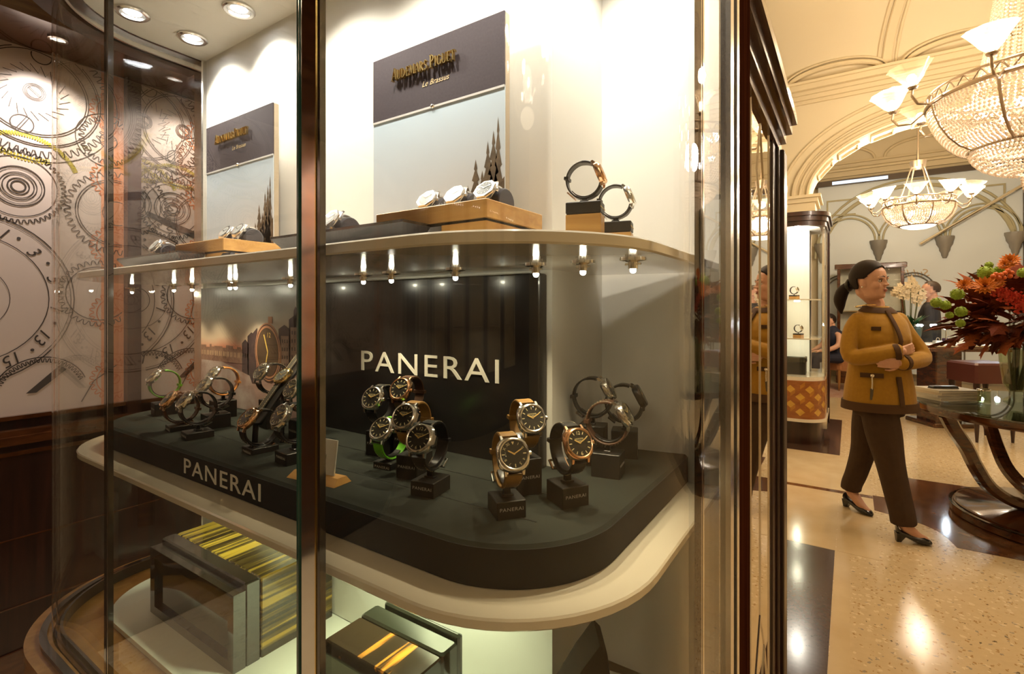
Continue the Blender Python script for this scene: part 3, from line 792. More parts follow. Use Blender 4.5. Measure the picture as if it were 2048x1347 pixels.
for y0, y1, e in ((1.56, 1.62, .004), (1.62, 1.66, .012), (1.66, 1.74, .022)):
    MB().cbox(PX - .08, mx + e, y0, y1, .02, 1.86, .003).build('wood_frame', M_['mahog'], pil)
MB().bbox(mx - .03, mx + .003, .935, 1.74, .02, .30).build('base_panel', M_['mahog_y'], pil)
for z0, z1, e in ((1.86, 1.89, .010), (1.89, 1.92, .022), (1.92, 1.95, .036), (1.95, 1.975, .048)):
    MB().bbox(mx - .03, mx + e, .936, 1.70 + e, z0, z1).build('cornice', M_['mahog_y'], pil)
# ================================================================== DISPLAY BOARDS AND PLATFORMS
def zb(z0, z1, x0, x1, y0, y1, b=.002): return MB().cbox(x0, x1, y0, y1, z0, z1, b)
# suede platform on the lower shelf
pf = thing('display_platform', 'low black-green suede platform covering the lower shelf', 'platform', (0, 0, 0))
po = outline(-.051, .645, .875)
po_in = outline(-.056, .645, .875)
MB().loft([[(*p, Z_LO + .0005) for p in po], [(*p, Z_FELT - .004) for p in po], [(*p, Z_FELT) for p in po_in]]).build('suede_top', M_['felt'], pf, 30)
quads(outline(-.051, .645, .87, 20), 0, .0012, Z_LO + .001, Z_FELT - .003).build('suede_edge', M_['felt_edge'], pf, 40)
text_mb('PANERAI', .0372, .0008, 0, 'LEFT', 1.13, sx=1.50, M=Tr(-.955, FY + .051 - .0013, 1.1142) @ Rx(pi / 2)).build('lettering', M_['white_print'], pf)
for y in (.50, .585):
    MB().bbox(-1.36, -.30, y, y + .0012, Z_FELT - .001, Z_FELT + .0002).build('seam', M_['black'], pf)

# black sign board
sb = thing('sign_board', 'glossy black board with large cream capitals behind the central watches', 'sign')
zb(Z_FELT + .0005, Z_UP - .02, -.925, -.393, .664, .688, .002).build('board', M_['board_black'], sb)
text_mb('PANERAI', .0555, .0012, 0, 'LEFT', 1.16, sx=1.38, M=Tr(-.803, .6638, 1.276) @ Rx(pi / 2)).build('lettering', M_['white_print'], sb)

# picture board: town at dusk with a big wristwatch
def picture_sky():
    m, N, L, b = _new('printed_dusk_sky')
    tc = N.new('ShaderNodeTexCoord'); sp = N.new('ShaderNodeSeparateXYZ'); nz = N.new('ShaderNodeTexNoise'); ad = N.new('ShaderNodeMath'); rp = N.new('ShaderNodeValToRGB')
    nz.inputs['Scale'].default_value = 9; nz.inputs['Detail'].default_value = 5
    ad.operation = 'MULTIPLY_ADD'; ad.inputs[1].default_value = .16
    L.new(tc.outputs['Object'], nz.inputs['Vector']); L.new(tc.outputs['Generated'], sp.inputs[0])
    L.new(nz.outputs['Fac'], ad.inputs[0]); L.new(sp.outputs['Z'], ad.inputs[2])
    e = rp.color_ramp.elements
    e[0].position = .0; e[0].color = (.10, .05, .04, 1); e[1].position = 1.; e[1].color = (.16, .15, .15, 1)
    for p, c in ((.25, (.45, .30, .26)), (.42, (.20, .10, .09)), (.56, (.60, .22, .13)), (.66, (.62, .48, .36)), (.85, (.36, .34, .30))):
        k = e.new(p); k.color = (*c, 1)
    L.new(ad.outputs[0], rp.inputs['Fac']); L.new(rp.outputs['Color'], b.inputs['Base Color'])
    b.inputs['Roughness'].default_value = .35
    return m
pb = thing('picture_board', 'printed board of a riverside town at dusk with a giant rose gold watch', 'picture')
bx0, bx1, bz0, bz1, by = -1.440, -.930, Z_FELT + .0005, Z_UP - .02, .664
MB().bbox(bx0, bx1, by, .688, bz0, bz1).build('board', picture_sky(), pb)
def PXZ(y): return Matrix(((1, 0, 0, 0), (0, 0, -1, y), (0, 1, 0, 0), (0, 0, 0, 1)))     # drawing xy -> facing -y at depth y
M_['town'] = mat('print_town', (.16, .075, .06), .4, noise=(.30, .17, .12), nscale=90)
M_['roof'] = mat('print_roofs', (.055, .035, .04), .4)
M_['facade'] = mat('print_facades', (.24, .14, .11), .4, noise=(.32, .22, .16), nscale=70)
M_['river'] = mat('print_river', (.50, .42, .40), .4, noise=(.30, .18, .15), nscale=25)
rnd = random.Random(3)
M_['bankwin'] = mat('print_lit_windows', (.55, .38, .24), .4)
mb = MB(); wn = MB(); x = -1.438
while x < -1.19:                                                      # bridge and far bank
    w = rnd.uniform(.010, .022); h = rnd.uniform(0, .010)
    mb.poly([(x, 1.262), (x + w, 1.262), (x + w, 1.296 + h), (x, 1.296 + h)], 0, PXZ(by - .0006))
    for q in range(2): wn.poly([(x + w * (.2 + .4 * q), 1.276), (x + w * (.4 + .4 * q), 1.276), (x + w * (.4 + .4 * q), 1.288), (x + w * (.2 + .4 * q), 1.288)], 0, PXZ(by - .0008))
    x += w
mb.build('bank_print', M_['town'], pb); wn.build('lit_window_print', M_['bankwin'], pb)
mb = MB()
for x0, x1, z in ((-1.235, -1.205, 1.312), (-1.21, -1.175, 1.330), (-1.08, -1.035, 1.350), (-1.04, -.995, 1.372), (-1.0, -.955, 1.362), (-.96, -.932, 1.35), (-1.022, -1.008, 1.392)):
    mb.poly([(x0, 1.22), (x1, 1.22), (x1, z), ((x0 + x1) / 2, z + .010), (x0, z)], 0, PXZ(by - .0008))
mb.build('town_print', M_['roof'], pb)
mb = MB(); wn = MB()
for x0, x1, z in ((-1.070, -1.040, 1.335), (-1.034, -1.000, 1.355), (-.996, -.958, 1.345), (-.955, -.934, 1.335)):
    mb.poly([(x0, 1.22), (x1, 1.22), (x1, z), (x0, z)], 0, PXZ(by - .0010))
    for i in range(3):
        for j in range(5):
            xx, zz = x0 + (x1 - x0) * (.2 + .3 * i), z - .012 - .018 * j
            wn.poly([(xx - .002, zz - .004), (xx + .002, zz - .004), (xx + .002, zz + .004), (xx - .002, zz + .004)], 0, PXZ(by - .0012))
mb.build('facade_print', M_['facade'], pb); wn.build('window_print', M_['roof'], pb)
MB().poly([(-1.438, 1.152), (-1.15, 1.152), (-1.20, 1.235), (-1.33, 1.262), (-1.435, 1.262)], 0, PXZ(by - .0010)).build('river_print', M_['river'], pb)
# printed watch
WPX, WPZ = -1.122, 1.296
MB().lathe([(0, 0), (.066, 0), (.066, .0006), (0, .0006)], 40, PXZ(by - .0012) @ Tr(WPX, WPZ, 0) @ Rz(.15) @ Sc(.80, 1.02, 1)).build('printed_case', mat('print_rose_gold', (.42, .20, .11), .35), pb)
MB().lathe([(.0605, .0008), (.063, .0008)], 40, PXZ(by - .0013) @ Tr(WPX, WPZ, 0) @ Rz(.15) @ Sc(.80, 1.02, 1)).build('printed_bezel_line', M_['roof'], pb)
MB().lathe([(0, .001), (.055, .001)], 40, PXZ(by - .0014) @ Tr(WPX, WPZ, 0) @ Rz(.15) @ Sc(.80, 1.02, 1)).build('printed_dial', mat('print_dial', (.060, .036, .022), .35), pb)
MB().poly([(WPX - .075, WPZ + .035), (WPX - .045, WPZ + .055), (WPX - .05, WPZ - .045), (WPX - .08, WPZ - .04)], 0, PXZ(by - .0011)).build('printed_strap', M_['roof'], pb)
MB().box((WPX + .010, by - .0016, WPZ + .074), (.016, .001, .016)).build('printed_crown', mat('print_crown', (.42, .20, .11), .35), pb)
hm = mat('print_gilt', (.62, .42, .10), .4)
MB().strip([(WPX + .002, WPZ), (WPX - .014, WPZ + .040)], .004, 0, False, PXZ(by - .0030)).strip([(WPX + .002, WPZ), (WPX - .006, WPZ - .028)], .0035, 0, False, PXZ(by - .0030)).build('printed_hands', hm, pb)
text_mb('12', .016, 0, 0, 'CENTER', M=PXZ(by - .0030) @ Tr(WPX + .006, WPZ + .034, 0), mb=None).build('printed_numeral', hm, pb)

# serif capitals for the raised brass sign
def serif_word(word, h, sc_small=.78, M=None):
    """raised roman capitals drawn from thick and thin strokes; first letter of each word larger"""
    T, t, S = .15, .055, .05
    def bar(x0, y0, x1, y1, w):
        dx, dy = x1 - x0, y1 - y0; L = sqrt(dx * dx + dy * dy); nx, ny = -dy / L * w / 2, dx / L * w / 2
        return [(x0 + nx, y0 + ny), (x1 + nx, y1 + ny), (x1 - nx, y1 - ny), (x0 - nx, y0 - ny)]
    def serif(x, y, w=.24): return bar(x - w / 2, y, x + w / 2, y, S)
    def bowl(cx, cy, rx, ry, a0, a1, w):
        o = arc(cx, cy, (rx, ry), a0, a1, 10); i = arc(cx, cy, (rx - w, ry - t), a0, a1, 10)
        return [[o[k], o[k + 1], i[k + 1], i[k]] for k in range(10)]
    G = {
     'A': (.78, [bar(.10, 0, .40, 1, t), bar(.40, 1, .68, 0, T), bar(.20, .33, .58, .33, t), serif(.10, .02), serif(.68, .02)]),
     'U': (.78, [bar(.16, 1, .16, .28, T), bar(.64, 1, .64, .26, t), serif(.16, .98), serif(.64, .98)] + bowl(.385, .28, .29, .29, pi, 2 * pi, .12)),
     'D': (.80, [bar(.18, 0, .18, 1, T), serif(.18, .02), serif(.18, .98)] + bowl(.22, .5, .50, .5, -pi / 2, pi / 2, T)),
     'E': (.64, [bar(.18, 0, .18, 1, T), bar(.1, .025, .58, .025, S), bar(.1, .975, .56, .975, S), bar(.2, .51, .46, .51, S), bar(.56, .0, .56, .2, S), bar(.54, 1, .54, .8, S)]),
     'M': (.98, [bar(.14, 0, .20, 1, t), bar(.20, 1, .48, .08, T), bar(.48, .08, .76, 1, t), bar(.78, 1, .82, 0, T), serif(.14, .02), serif(.82, .02, .28), serif(.14, .98, .16), serif(.84, .98, .16)]),
     'R': (.74, [bar(.18, 0, .18, 1, T), serif(.18, .02), bar(.34, .46, .64, .0, T), serif(.66, .02, .16), serif(.14, .98)] + bowl(.20, .73, .40, .27, -pi / 2, pi / 2, T)),
     'S': (.58, bowl(.30, .73, .24, .27, .35, 1.45 * pi, .12) + bowl(.30, .26, .25, .27, -pi + .35, .5 * pi, .13)),
     'P': (.66, [bar(.18, 0, .18, 1, T), serif(.18, .02, .3), serif(.14, .98)] + bowl(.20, .71, .40, .29, -pi / 2, pi / 2, T)),
     'I': (.36, [bar(.18, 0, .18, 1, T), serif(.18, .02, .3), serif(.18, .98, .3)]),
     'G': (.80, bowl(.42, .5, .36, .5, .22 * pi, 1.85 * pi, T) + [bar(.70, .05, .70, .42, T), serif(.70, .42, .26)]),
     'T': (.66, [bar(.33, 0, .33, 1, T), bar(.04, .97, .62, .97, t), serif(.33, .02, .3), bar(.05, 1, .05, .78, S), bar(.61, 1, .61, .78, S)]),
    }
    mb = MB(); x = 0
    for wd in word.split():
        for k, chh in enumerate(wd):
            s = h * (1 if k == 0 else sc_small)
            adv, polys = G[chh]
            for p in polys:
                a = sum(p[i][0] * p[(i + 1) % len(p)][1] - p[(i + 1) % len(p)][0] * p[i][1] for i in range(len(p)))
                p = p if a > 0 else p[::-1]
                mb.prism([(x + q[0] * s * .82, q[1] * s) for q in p], 0, .006, M)
            x += adv * s * .82
        x += h * .22
    return mb, x
M_['charcoal'] = mat('aubergine_linen', (.040, .028, .034), .8, noise=(.050, .036, .042), nscale=250)
def forest_sky():
    m, N, L, b = _new('printed_misty_sky')
    tc = N.new('ShaderNodeTexCoord'); sp = N.new('ShaderNodeSeparateXYZ'); rp = N.new('ShaderNodeValToRGB')
    L.new(tc.outputs['Generated'], sp.inputs[0])
    e = rp.color_ramp.elements
    e[0].position = .05; e[0].color = (.36, .31, .31, 1); e[1].position = .98; e[1].color = (.50, .60, .68, 1)
    k = e.new(.40); k.color = (.62, .63, .64, 1)
    L.new(sp.outputs['Z'], rp.inputs['Fac']); L.new(rp.outputs['Color'], b.inputs['Base Color'])
    b.inputs['Roughness'].default_value = .4
    return m
M_['mist_sky'] = forest_sky()
M_['fir'] = mat('printed_fir', (.085, .060, .035), .5, noise=(.16, .11, .06), nscale=60)
M_['mist'] = mat('printed_mist', (.40, .33, .30), .5)
def poster(x0, label, grp):
    t = thing('picture_board', label, 'picture', group=grp)
    x1, y0, y1, z0, zm, z1 = x0 + .299, .645, .659, Z_UP + .0005, 1.742, 1.857
    MB().cbox(x0, x1, y0 + .001, y1, z0, z1, .0015).build('frame', mat('taupe_edge', (.42, .34, .24), .5), t)
    MB().bbox(x0 + .0005, x1 - .0005, y0, y0 + .0015, z0, zm).build('misty_print', M_['mist_sky'], t)
    MB().bbox(x0 + .0005, x1 - .0005, y0 - .001, y0 + .0015, zm, z1 - .0005).build('header_panel', M_['charcoal'], t)
    MB().bbox(x0 + .0005, x1 - .0005, y0 - .0018, y0 + .001, zm - .0035, zm).build('header_edge', mat('pale_edge', (.60, .58, .55), .4), t)
    mb = MB(); r = random.Random(5)
    def fir(bx, bz, h, w0):
        p = [(bx, bz + h)]; n = 7
        R = []; Lf = []
        for i in range(1, n + 1):
            f = i / n
            w = w0 * 1.7
            R += [(bx + w * f * r.uniform(.8, 1.1), bz + h * (1 - f) + h * .02), (bx + w * f * .5, bz + h * (1 - f))]
            Lf += [(bx - w * f * r.uniform(.8, 1.1), bz + h * (1 - f) + h * .02), (bx - w * f * .5, bz + h * (1 - f))]
        mb.poly([p[0]] + R + Lf[::-1], 0, PXZ(y0 - .0004))
    for bx, bz, h, w in ((.165, .02, .03, .010), (.180, .02, .045, .011), (.198, .02, .075, .013), (.212, .02, .055, .012), (.226, .02, .085, .014), (.242, .02, .125, .015), (.255, .02, .105, .014), (.266, .02, .15, .015), (.277, .02, .165, .014), (.286, .02, .185, .010), (.232, .02, .06, .016), (.205, .02, .05, .014)):
        fir(x0 + bx, z0 + .02 + bz, h, w)
    mb.poly([(x0 + .13, z0 + .001), (x0 + .298, z0 + .001), (x0 + .298, z0 + .13), (x0 + .25, z0 + .085), (x0 + .20, z0 + .055)], 0, PXZ(y0 - .0002))
    mb.build('fir_print', M_['fir'], t)
    wd, L = serif_word('AUDEMARS PIGUET', .0215, M=PXZ(y0 - .004) @ Tr(x0 + .058, 1.803, 0))
    wd.build('raised_lettering', M_['brass'], t)
    text_mb('Le Brassus', .0135, .0006, .35, 'LEFT', 1.05, M=PXZ(y0 - .0011) @ Tr(x0 + .125, 1.779, 0)).build('small_lettering', mat('pale_gilt_print', (.62, .48, .28), .5), t)
    MB().lathe([(0, 0), (.004, 0), (.003, .002), (0, .003)], 12, PXZ(y0 - .002) @ Tr(x0 + .15, zm - .001, 0)).build('clip', M_['steel'], t)
    return t
poster(-.742, 'large picture board of misty firs with raised brass capitals right of the mullion', 'brand picture boards')
poster(-1.369, 'picture board of misty firs seen through the left pane and gear reflections', 'brand picture boards')

# stepped oak risers, charcoal risers
def oak_riser(dx, lab):
    t = thing('oak_riser', lab, 'riser', (dx, 0, 0))
    MB().cbox(-.570, -.371, .500, .636, 1.509, 1.532, .0012).build('top_slab', M_['oak_x'], t)
    MB().bbox(-.564, -.377, .506, .630, 1.505, 1.509).build('shadow_gap', M_['black'], t)
    MB().bbox(-.447, -.374, .503, .633, Z_UP + .0003, 1.505).build('lower_block', M_['oak_x'], t)
oak_riser(0, 'stepped oak riser under the three steel watches')
oak_riser(-.627, 'stepped oak riser under the pair of pale watches')
M_['charcoal_riser'] = mat('charcoal_lacquer_riser', (.045, .042, .045), .35)
def dark_riser(dx, lab):
    t = thing('charcoal_riser', lab, 'riser', (dx, 0, 0))
    top = [(-.749, .447, 1.507), (-.461, .447, 1.507), (-.461, .497, 1.507), (-.749, .497, 1.507)]
    top2 = [(p[0], p[1], 1.5035) for p in top]
    bot = [(-.722, .472, Z_UP + .0003), (-.488, .472, Z_UP + .0003), (-.488, .496, Z_UP + .0003), (-.722, .496, Z_UP + .0003)]
    MB().loft([bot, top2]).build('tapered_body', M_['charcoal_riser'], t)
    MB().loft([top2, top]).build('top_plate', M_['lacquer'], t)
dark_riser(0, 'charcoal tapered riser right in front of the large picture board')
dark_riser(-.600, 'charcoal tapered riser at the left end of the upper shelf')
t = thing('name_block', 'small black wedge with tiny pale capitals on the upper shelf', 'sign', (-.80, .400, Z_UP + .0004))
MB().loft([[(-.016, 0, 0), (.016, 0, 0), (.016, .014, 0), (-.016, .014, 0)], [(-.012, .006, .012), (.012, .006, .012), (.012, .012, .012), (-.012, .012, .012)]]).build('wedge', M_['black'], t)
text_mb('AUDEMARS PIGUET', .0032, .0002, 0, 'CENTER', M=Tr(0, .0008, .003) @ Rx(radians(63))).build('lettering', M_['white_print'], t)

# price card on oak foot
t = thing('dealer_card', 'white card standing in an oak foot beside the mullion', 'card', (-.636, .452, Z_FELT + .0004), (0, 0, radians(6)))
MB().loft([[(-.048, -.016, 0), (.048, -.016, 0), (.048, .016, 0), (-.048, .016, 0)], [(-.044, -.006, .009), (.044, -.006, .009), (.044, .010, .009), (-.044, .010, .009)]]).build('oak_foot', M_['oak_x'], t)
MB().bbox(-.024, .030, -.001, .001, .006, .058, Rx(radians(-8))).build('card', mat('white_card', (.72, .71, .66), .5), t)
text_mb('PANERAI', .0085, .0002, 0, 'CENTER', 1.05, M=Tr(.004, -.0052, .034) @ Rx(radians(82))).build('lettering', mat('grey_ink', (.12, .12, .12), .6), t)

# ================================================================== WATCHES
R90 = Rx(pi / 2)                                  # drawing plane -> dial plane (faces -y, 12 o'clock up)
def superring(r, e, n=28, z=0):
    out = []
    for i in range(n):
        a = 2 * pi * i / n; c, s = cos(a), sin(a)
        k = (abs(c) ** e + abs(s) ** e) ** (-1 / e)
        out.append((r * k * c, r * k * s, z))
    return out
def loop_path(ry=.030, rz=.031, yc=.031, a0=44, a1=316, n=30):
    return [(0, yc - ry * cos(radians(a0 + (a1 - a0) * i / n)), rz * sin(radians(a0 + (a1 - a0) * i / n))) for i in range(n + 1)]
_parts = {}
def wmesh(key, fn, mats, smooth=None):
    if key not in _parts: _parts[key] = fn().mesh(key[0], mats, smooth)
    return _parts[key]
def part(name, me, parent, lab=None):
    o = bpy.data.objects.new(name, me); COL.objects.link(o); o.parent = parent
    if lab: o['label'] = lab
    return o
def P_case():
    mb = MB()
    return mb.loft([superring(.0165, 3.2, z=-.0085), superring(.0192, 3.2, z=-.006), superring(.0198, 3.0, z=-.002), superring(.0188, 2.6, z=.0006), superring(.0165, 2.2, z=.0012)], M=R90)
def P_case_oct(n=8):
    def ring8(r, z): return [(r * cos(pi / 8 + pi / 4 * i), r * sin(pi / 8 + pi / 4 * i), z) for i in range(8)]
    return MB().loft([superring(.0175, 4, 8, -.0085), superring(.0200, 4, 8, -.003), ring8(.0196, -.001), ring8(.0200, .0012), ring8(.0188, .003), ring8(.0150, .0034)], M=R90)
def P_bezel(): return MB().lathe([(.0158, .0005), (.0190, .0006), (.0186, .0026), (.0172, .0036), (.0160, .0030), (.0158, .0005)], 32, R90)
def P_dial(): return MB().lathe([(0, .0022), (.0162, .0022)], 28, R90)
def P_dial_oct(): return MB().lathe([(0, .0036), (.0140, .0036)], 24, R90)
def P_crystal(): return MB().lathe([(.0162, .0030), (.012, .0042), (.006, .0047), (0, .0048)], 24, R90)
def P_marks(style):
    mb = MB(); z = .0024
    for i in range(12):
        a = pi / 2 - i * pi / 6
        if style in ('arab', 'cali') and i in (0, 6): continue
        if style == 'cali': continue
        L = .0035
        c = (.0130 * cos(a), .0130 * sin(a))
        mb.box((0, 0, 0), (L, .0009, .0002), R90 @ Tr(c[0], c[1], z) @ Rz(a))
    if style == 'arab':
        text_mb('12', .0062, 0, 0, 'CENTER', M=R90 @ Tr(0, .0100, z), mb=mb); text_mb('6', .0062, 0, 0, 'CENTER', M=R90 @ Tr(0, -.0145, z), mb=mb)
    if style == 'cali':
        for i, s in enumerate(('', 'I', 'II', '', '4', '5', '', '7', '8', '', 'X', 'XI')):
            a = pi / 2 - i * pi / 6
            if s: text_mb(s, .0048, 0, 0, 'CENTER', M=R90 @ Tr(.0128 * cos(a), .0128 * sin(a), z) @ Rz(a - pi / 2) @ Tr(0, -.0016, 0), mb=mb)
            elif i in (3, 9, 6): mb.box((0, 0, 0), (.0038, .0011, .0002), R90 @ Tr(.013 * cos(a), .013 * sin(a), z) @ Rz(a))
            else: mb.poly([(-.0018, .0016), (.0018, .0016), (0, -.002)], 0, R90 @ Tr(0, .0125, z))
    if style == 'chrono':
        for cx, cy in ((-.006, 0), (.006, 0), (0, -.006)):
            mb.lathe([(.0028, z), (.0034, z)], 16, R90 @ Tr(cx, cy, 0))
    return mb
def P_brandline(txt): return text_mb(txt, .0026, 0, 0, 'CENTER', 1.0, M=R90 @ Tr(0, .0042, .0025))
def P_hand(L, w, a): return MB().prism([(-.0012, -w / 2), (L * .8, -w / 2), (L, 0), (L * .8, w / 2), (-.0012, w / 2)], 0, .0003, R90 @ Tr(0, 0, .0028) @ Rz(a))
def P_crown(): return MB().lathe([(0, .0), (.0030, .0), (.0032, .0006), (.0032, .0030), (.0026, .0036), (0, .0036)], 12, Tr(.0194, .0035, 0) @ Ry(pi / 2))
def P_guard(): return MB().loft([[(.0185, -.0005, -.008), (.0185, .0065, -.008), (.0185, .0065, .008), (.0185, -.0005, .008)], [(.0235, .0005, -.0055), (.0235, .0060, -.0055), (.0235, .0060, .0055), (.0235, .0005, .0055)]])
def P_lug(sx, sz): return MB().loft([[(sx * .0090, .0015, sz * .0170), (sx * .0125, .0015, sz * .0170), (sx * .0125, .0065, sz * .0170), (sx * .0090, .0065, sz * .0170)], [(sx * .0098, .0050, sz * .0232), (sx * .0122, .0050, sz * .0232), (sx * .0122, .0085, sz * .0232), (sx * .0098, .0085, sz * .0232)]])
def P_strap(ry, rz, w0, w1, th):
    P = loop_path(ry, rz); n = len(P)
    W_ = [lerp(w0, w1, 1 - abs(2 * i / (n - 1) - 1)) for i in range(n)]
    T_ = [th * (1.25 if i < 4 or i > n - 5 else .8) for i in range(n)]
    return MB().ribbon(P, W_, T_, (1, 0, 0))
def P_stitch(ry, rz, w0, w1, th):
    P = loop_path(ry + th * .55, rz + th * .55, n=64); mb = MB(); n = len(P)
    for i in range(3, n - 4, 2):
        w = lerp(w0, w1, 1 - abs(2 * i / (n - 1) - 1)) / 2 - .0022
        for s in (-1, 1):
            a, b = Vector(P[i]), Vector(P[i]).lerp(Vector(P[i + 1]), .9)
            mb.tube([(s * w, a.y, a.z), (s * w, b.y, b.z)], .00038, 4)
    return mb
def P_buckle(ry, rz):
    a = radians(205); c = Vector((0, .031 - (ry + .0035) * cos(a), (rz + .0035) * sin(a)))
    M0 = Tr(c) @ Rx(radians(-(205 - 180)))
    mb = MB()
    for x0, x1, z0, z1 in ((-.0125, -.0105, -.007, .007), (.0105, .0125, -.007, .007), (-.0105, .0105, -.007, -.005), (-.0105, .0105, .005, .007)):
        mb.bbox(x0, x1, -.0012, .0012, z0, z1, M0)
    mb.bbox(-.0008, .0008, -.0016, .0008, -.007, .006, M0)
    return mb
def P_keeper(ry, rz, th, a, w):
    a = radians(a); c = Vector((0, .031 - ry * cos(a), rz * sin(a)))
    return MB().box((0, 0, 0), (w + .002, th * 2.4, .005), Tr(c) @ Rx(-(a - pi)))
def watch(label, M, case='steel', strap='blackleather', dial='dial', marks='baton', oct=False, guard=False, hands=True, ry=.030, rz=.031, th=.0032, stitch=True, bezel=None, hm='hand_gold', grp='wristwatches in the showcase', scale=1.0, ang=(150, 28), brand='RADIOMIR\nPANERAI', mkm='lume', lume_text=True, buckle=True, w0=.0205):
    t = thing('wristwatch', label, 'watch', group=grp)
    t.matrix_world = M @ Sc(scale)
    cm = M_[case]
    part('case', wmesh(('case', case, oct), P_case_oct if oct else P_case, cm, 35), t)
    if not oct: part('bezel', wmesh(('bezel', bezel or case), P_bezel, M_[bezel or case], 35), t)
    part('dial', wmesh(('dial', dial, oct), P_dial_oct if oct else P_dial, M_[dial]), t)
    part('dial_markings', wmesh(('dial_markings', marks, mkm), lambda: P_marks(marks), M_[mkm]), t)
    if oct:
        t.children[-1].location = (0, -.0014, 0); t.children[-1].scale = (.86, 1, .86)
    if lume_text and not oct: part('dial_lettering', wmesh(('dial_lettering', brand), lambda: P_brandline(brand), M_['lume']), t)
    off = -.0014 if oct else 0
    for nm, L, w, a in (('hour_hand', .0088, .0016, ang[0]), ('minute_hand', .0125, .0012, ang[1])):
        part(nm, wmesh((nm, hm, a), lambda: P_hand(L, w, radians(a)), M_[hm]), t).location = (0, off, 0)
    part('crystal', wmesh(('crystal',), P_crystal, M_['glass'], 60), t).location = (0, off, 0)
    part('crown', wmesh(('crown', case), P_crown, cm, 35), t)
    if guard: part('crown_guard', wmesh(('crown_guard', case), P_guard, cm, 30), t)
    for sx in (-1, 1):
        for sz in (-1, 1): part('lug', wmesh(('lug', case, sx, sz), lambda: P_lug(sx, sz), cm), t)
    sm = M_[strap]
    st = part('strap', wmesh(('strap', strap, ry, rz, th, w0), lambda: P_strap(ry, rz, w0, w0 * .85, th), sm, 40), t)
    if stitch: o = part('stitching', wmesh(('stitching', ry, rz, th, w0), lambda: P_stitch(ry, rz, w0, w0 * .85, th), M_['stitch']), st); o['kind'] = 'stuff'
    if buckle:
        part('buckle', wmesh(('buckle', case, ry, rz), lambda: P_buckle(ry, rz), cm), st)
        part('keeper', wmesh(('keeper', strap, ry, rz, th, w0), lambda: P_keeper(ry, rz, th, 150, w0), sm), st)
    return t
def watch_stand(label, M, base_z, w=.036, d=.042, lettering='PANERAI', ry=.030, rz=.031, scale=1.0, yaw=0., neck=.010, blk='stand', grp='black watch stands in the showcase', th=.0032, parts=None, hmin=.012, cap=None):
    """block standing under the lowest point of the watch strap, neck and inner clip"""
    low = min((M @ Sc(scale) @ Vector((0, .031 - (ry + th * .6) * cos(radians(a)), (rz + th * .6) * sin(radians(a)))) for a in range(180, 330, 3)), key=lambda p: p.z)
    top = max(low.z - neck, base_z + hmin)
    t = thing('watch_stand', label, 'watch stand', (low.x, low.y, base_z + .0004), (0, 0, yaw), group=grp)
    h = top - base_z - .0004
    if cap:
        MB().cbox(-w / 2, w / 2, -d / 2, d / 2, h - cap, h, .0008).build('cap', M_[blk], t)
        MB().bbox(-w / 2 + .001, w / 2 - .001, -d / 2 + .001, d / 2 - .001, h - cap - .0015, h - cap).build('shadow_gap', M_['black'], t)
        MB().cbox(-w / 2, w / 2, -d / 2, d / 2, 0, h - cap - .0015, .0008).build('oak_block', M_['oak'], t)
        lz = h - cap * .62
    else:
        MB().cbox(-w / 2, w / 2, -d / 2, d / 2, 0, h, .0008).build('block', M_[blk], t)
        lz = min(h * .45, h - .009)
    text_mb(lettering, .0058 if not cap else .0028, .0002, 0, 'CENTER', 1.1, sx=1.2, M=Tr(0, -d / 2 - .0001, lz) @ Rx(pi / 2)).build('lettering', M_['grey_print'] if not cap else M_['brass'], t)
    MB().cbox(-.0075, .0075, -.005, .005, h, h + .0025, .0005).build('foot', M_['black'], t)
    MB().bbox(-.004, .004, -.003, .003, h, low.z - base_z + .002).build('neck', M_['black'], t)
    # spring clip inside the strap
    Mi = t.matrix_basis.inverted() @ M @ Sc(scale)
    P = [(0, .031 - (ry - th) * cos(radians(a)), (rz - th) * sin(radians(a))) for a in range(196, 345, 8)]
    MB().ribbon(P, .011, .0014, (1, 0, 0), M=Mi).build('clip', M_['black'], t, 40)
    return t
def WM(px, py, t, yaw, tilt, roll=0): return Tr(at_t(px, py, t)) @ Rz(radians(yaw)) @ Rx(radians(-tilt)) @ Ry(radians(roll))
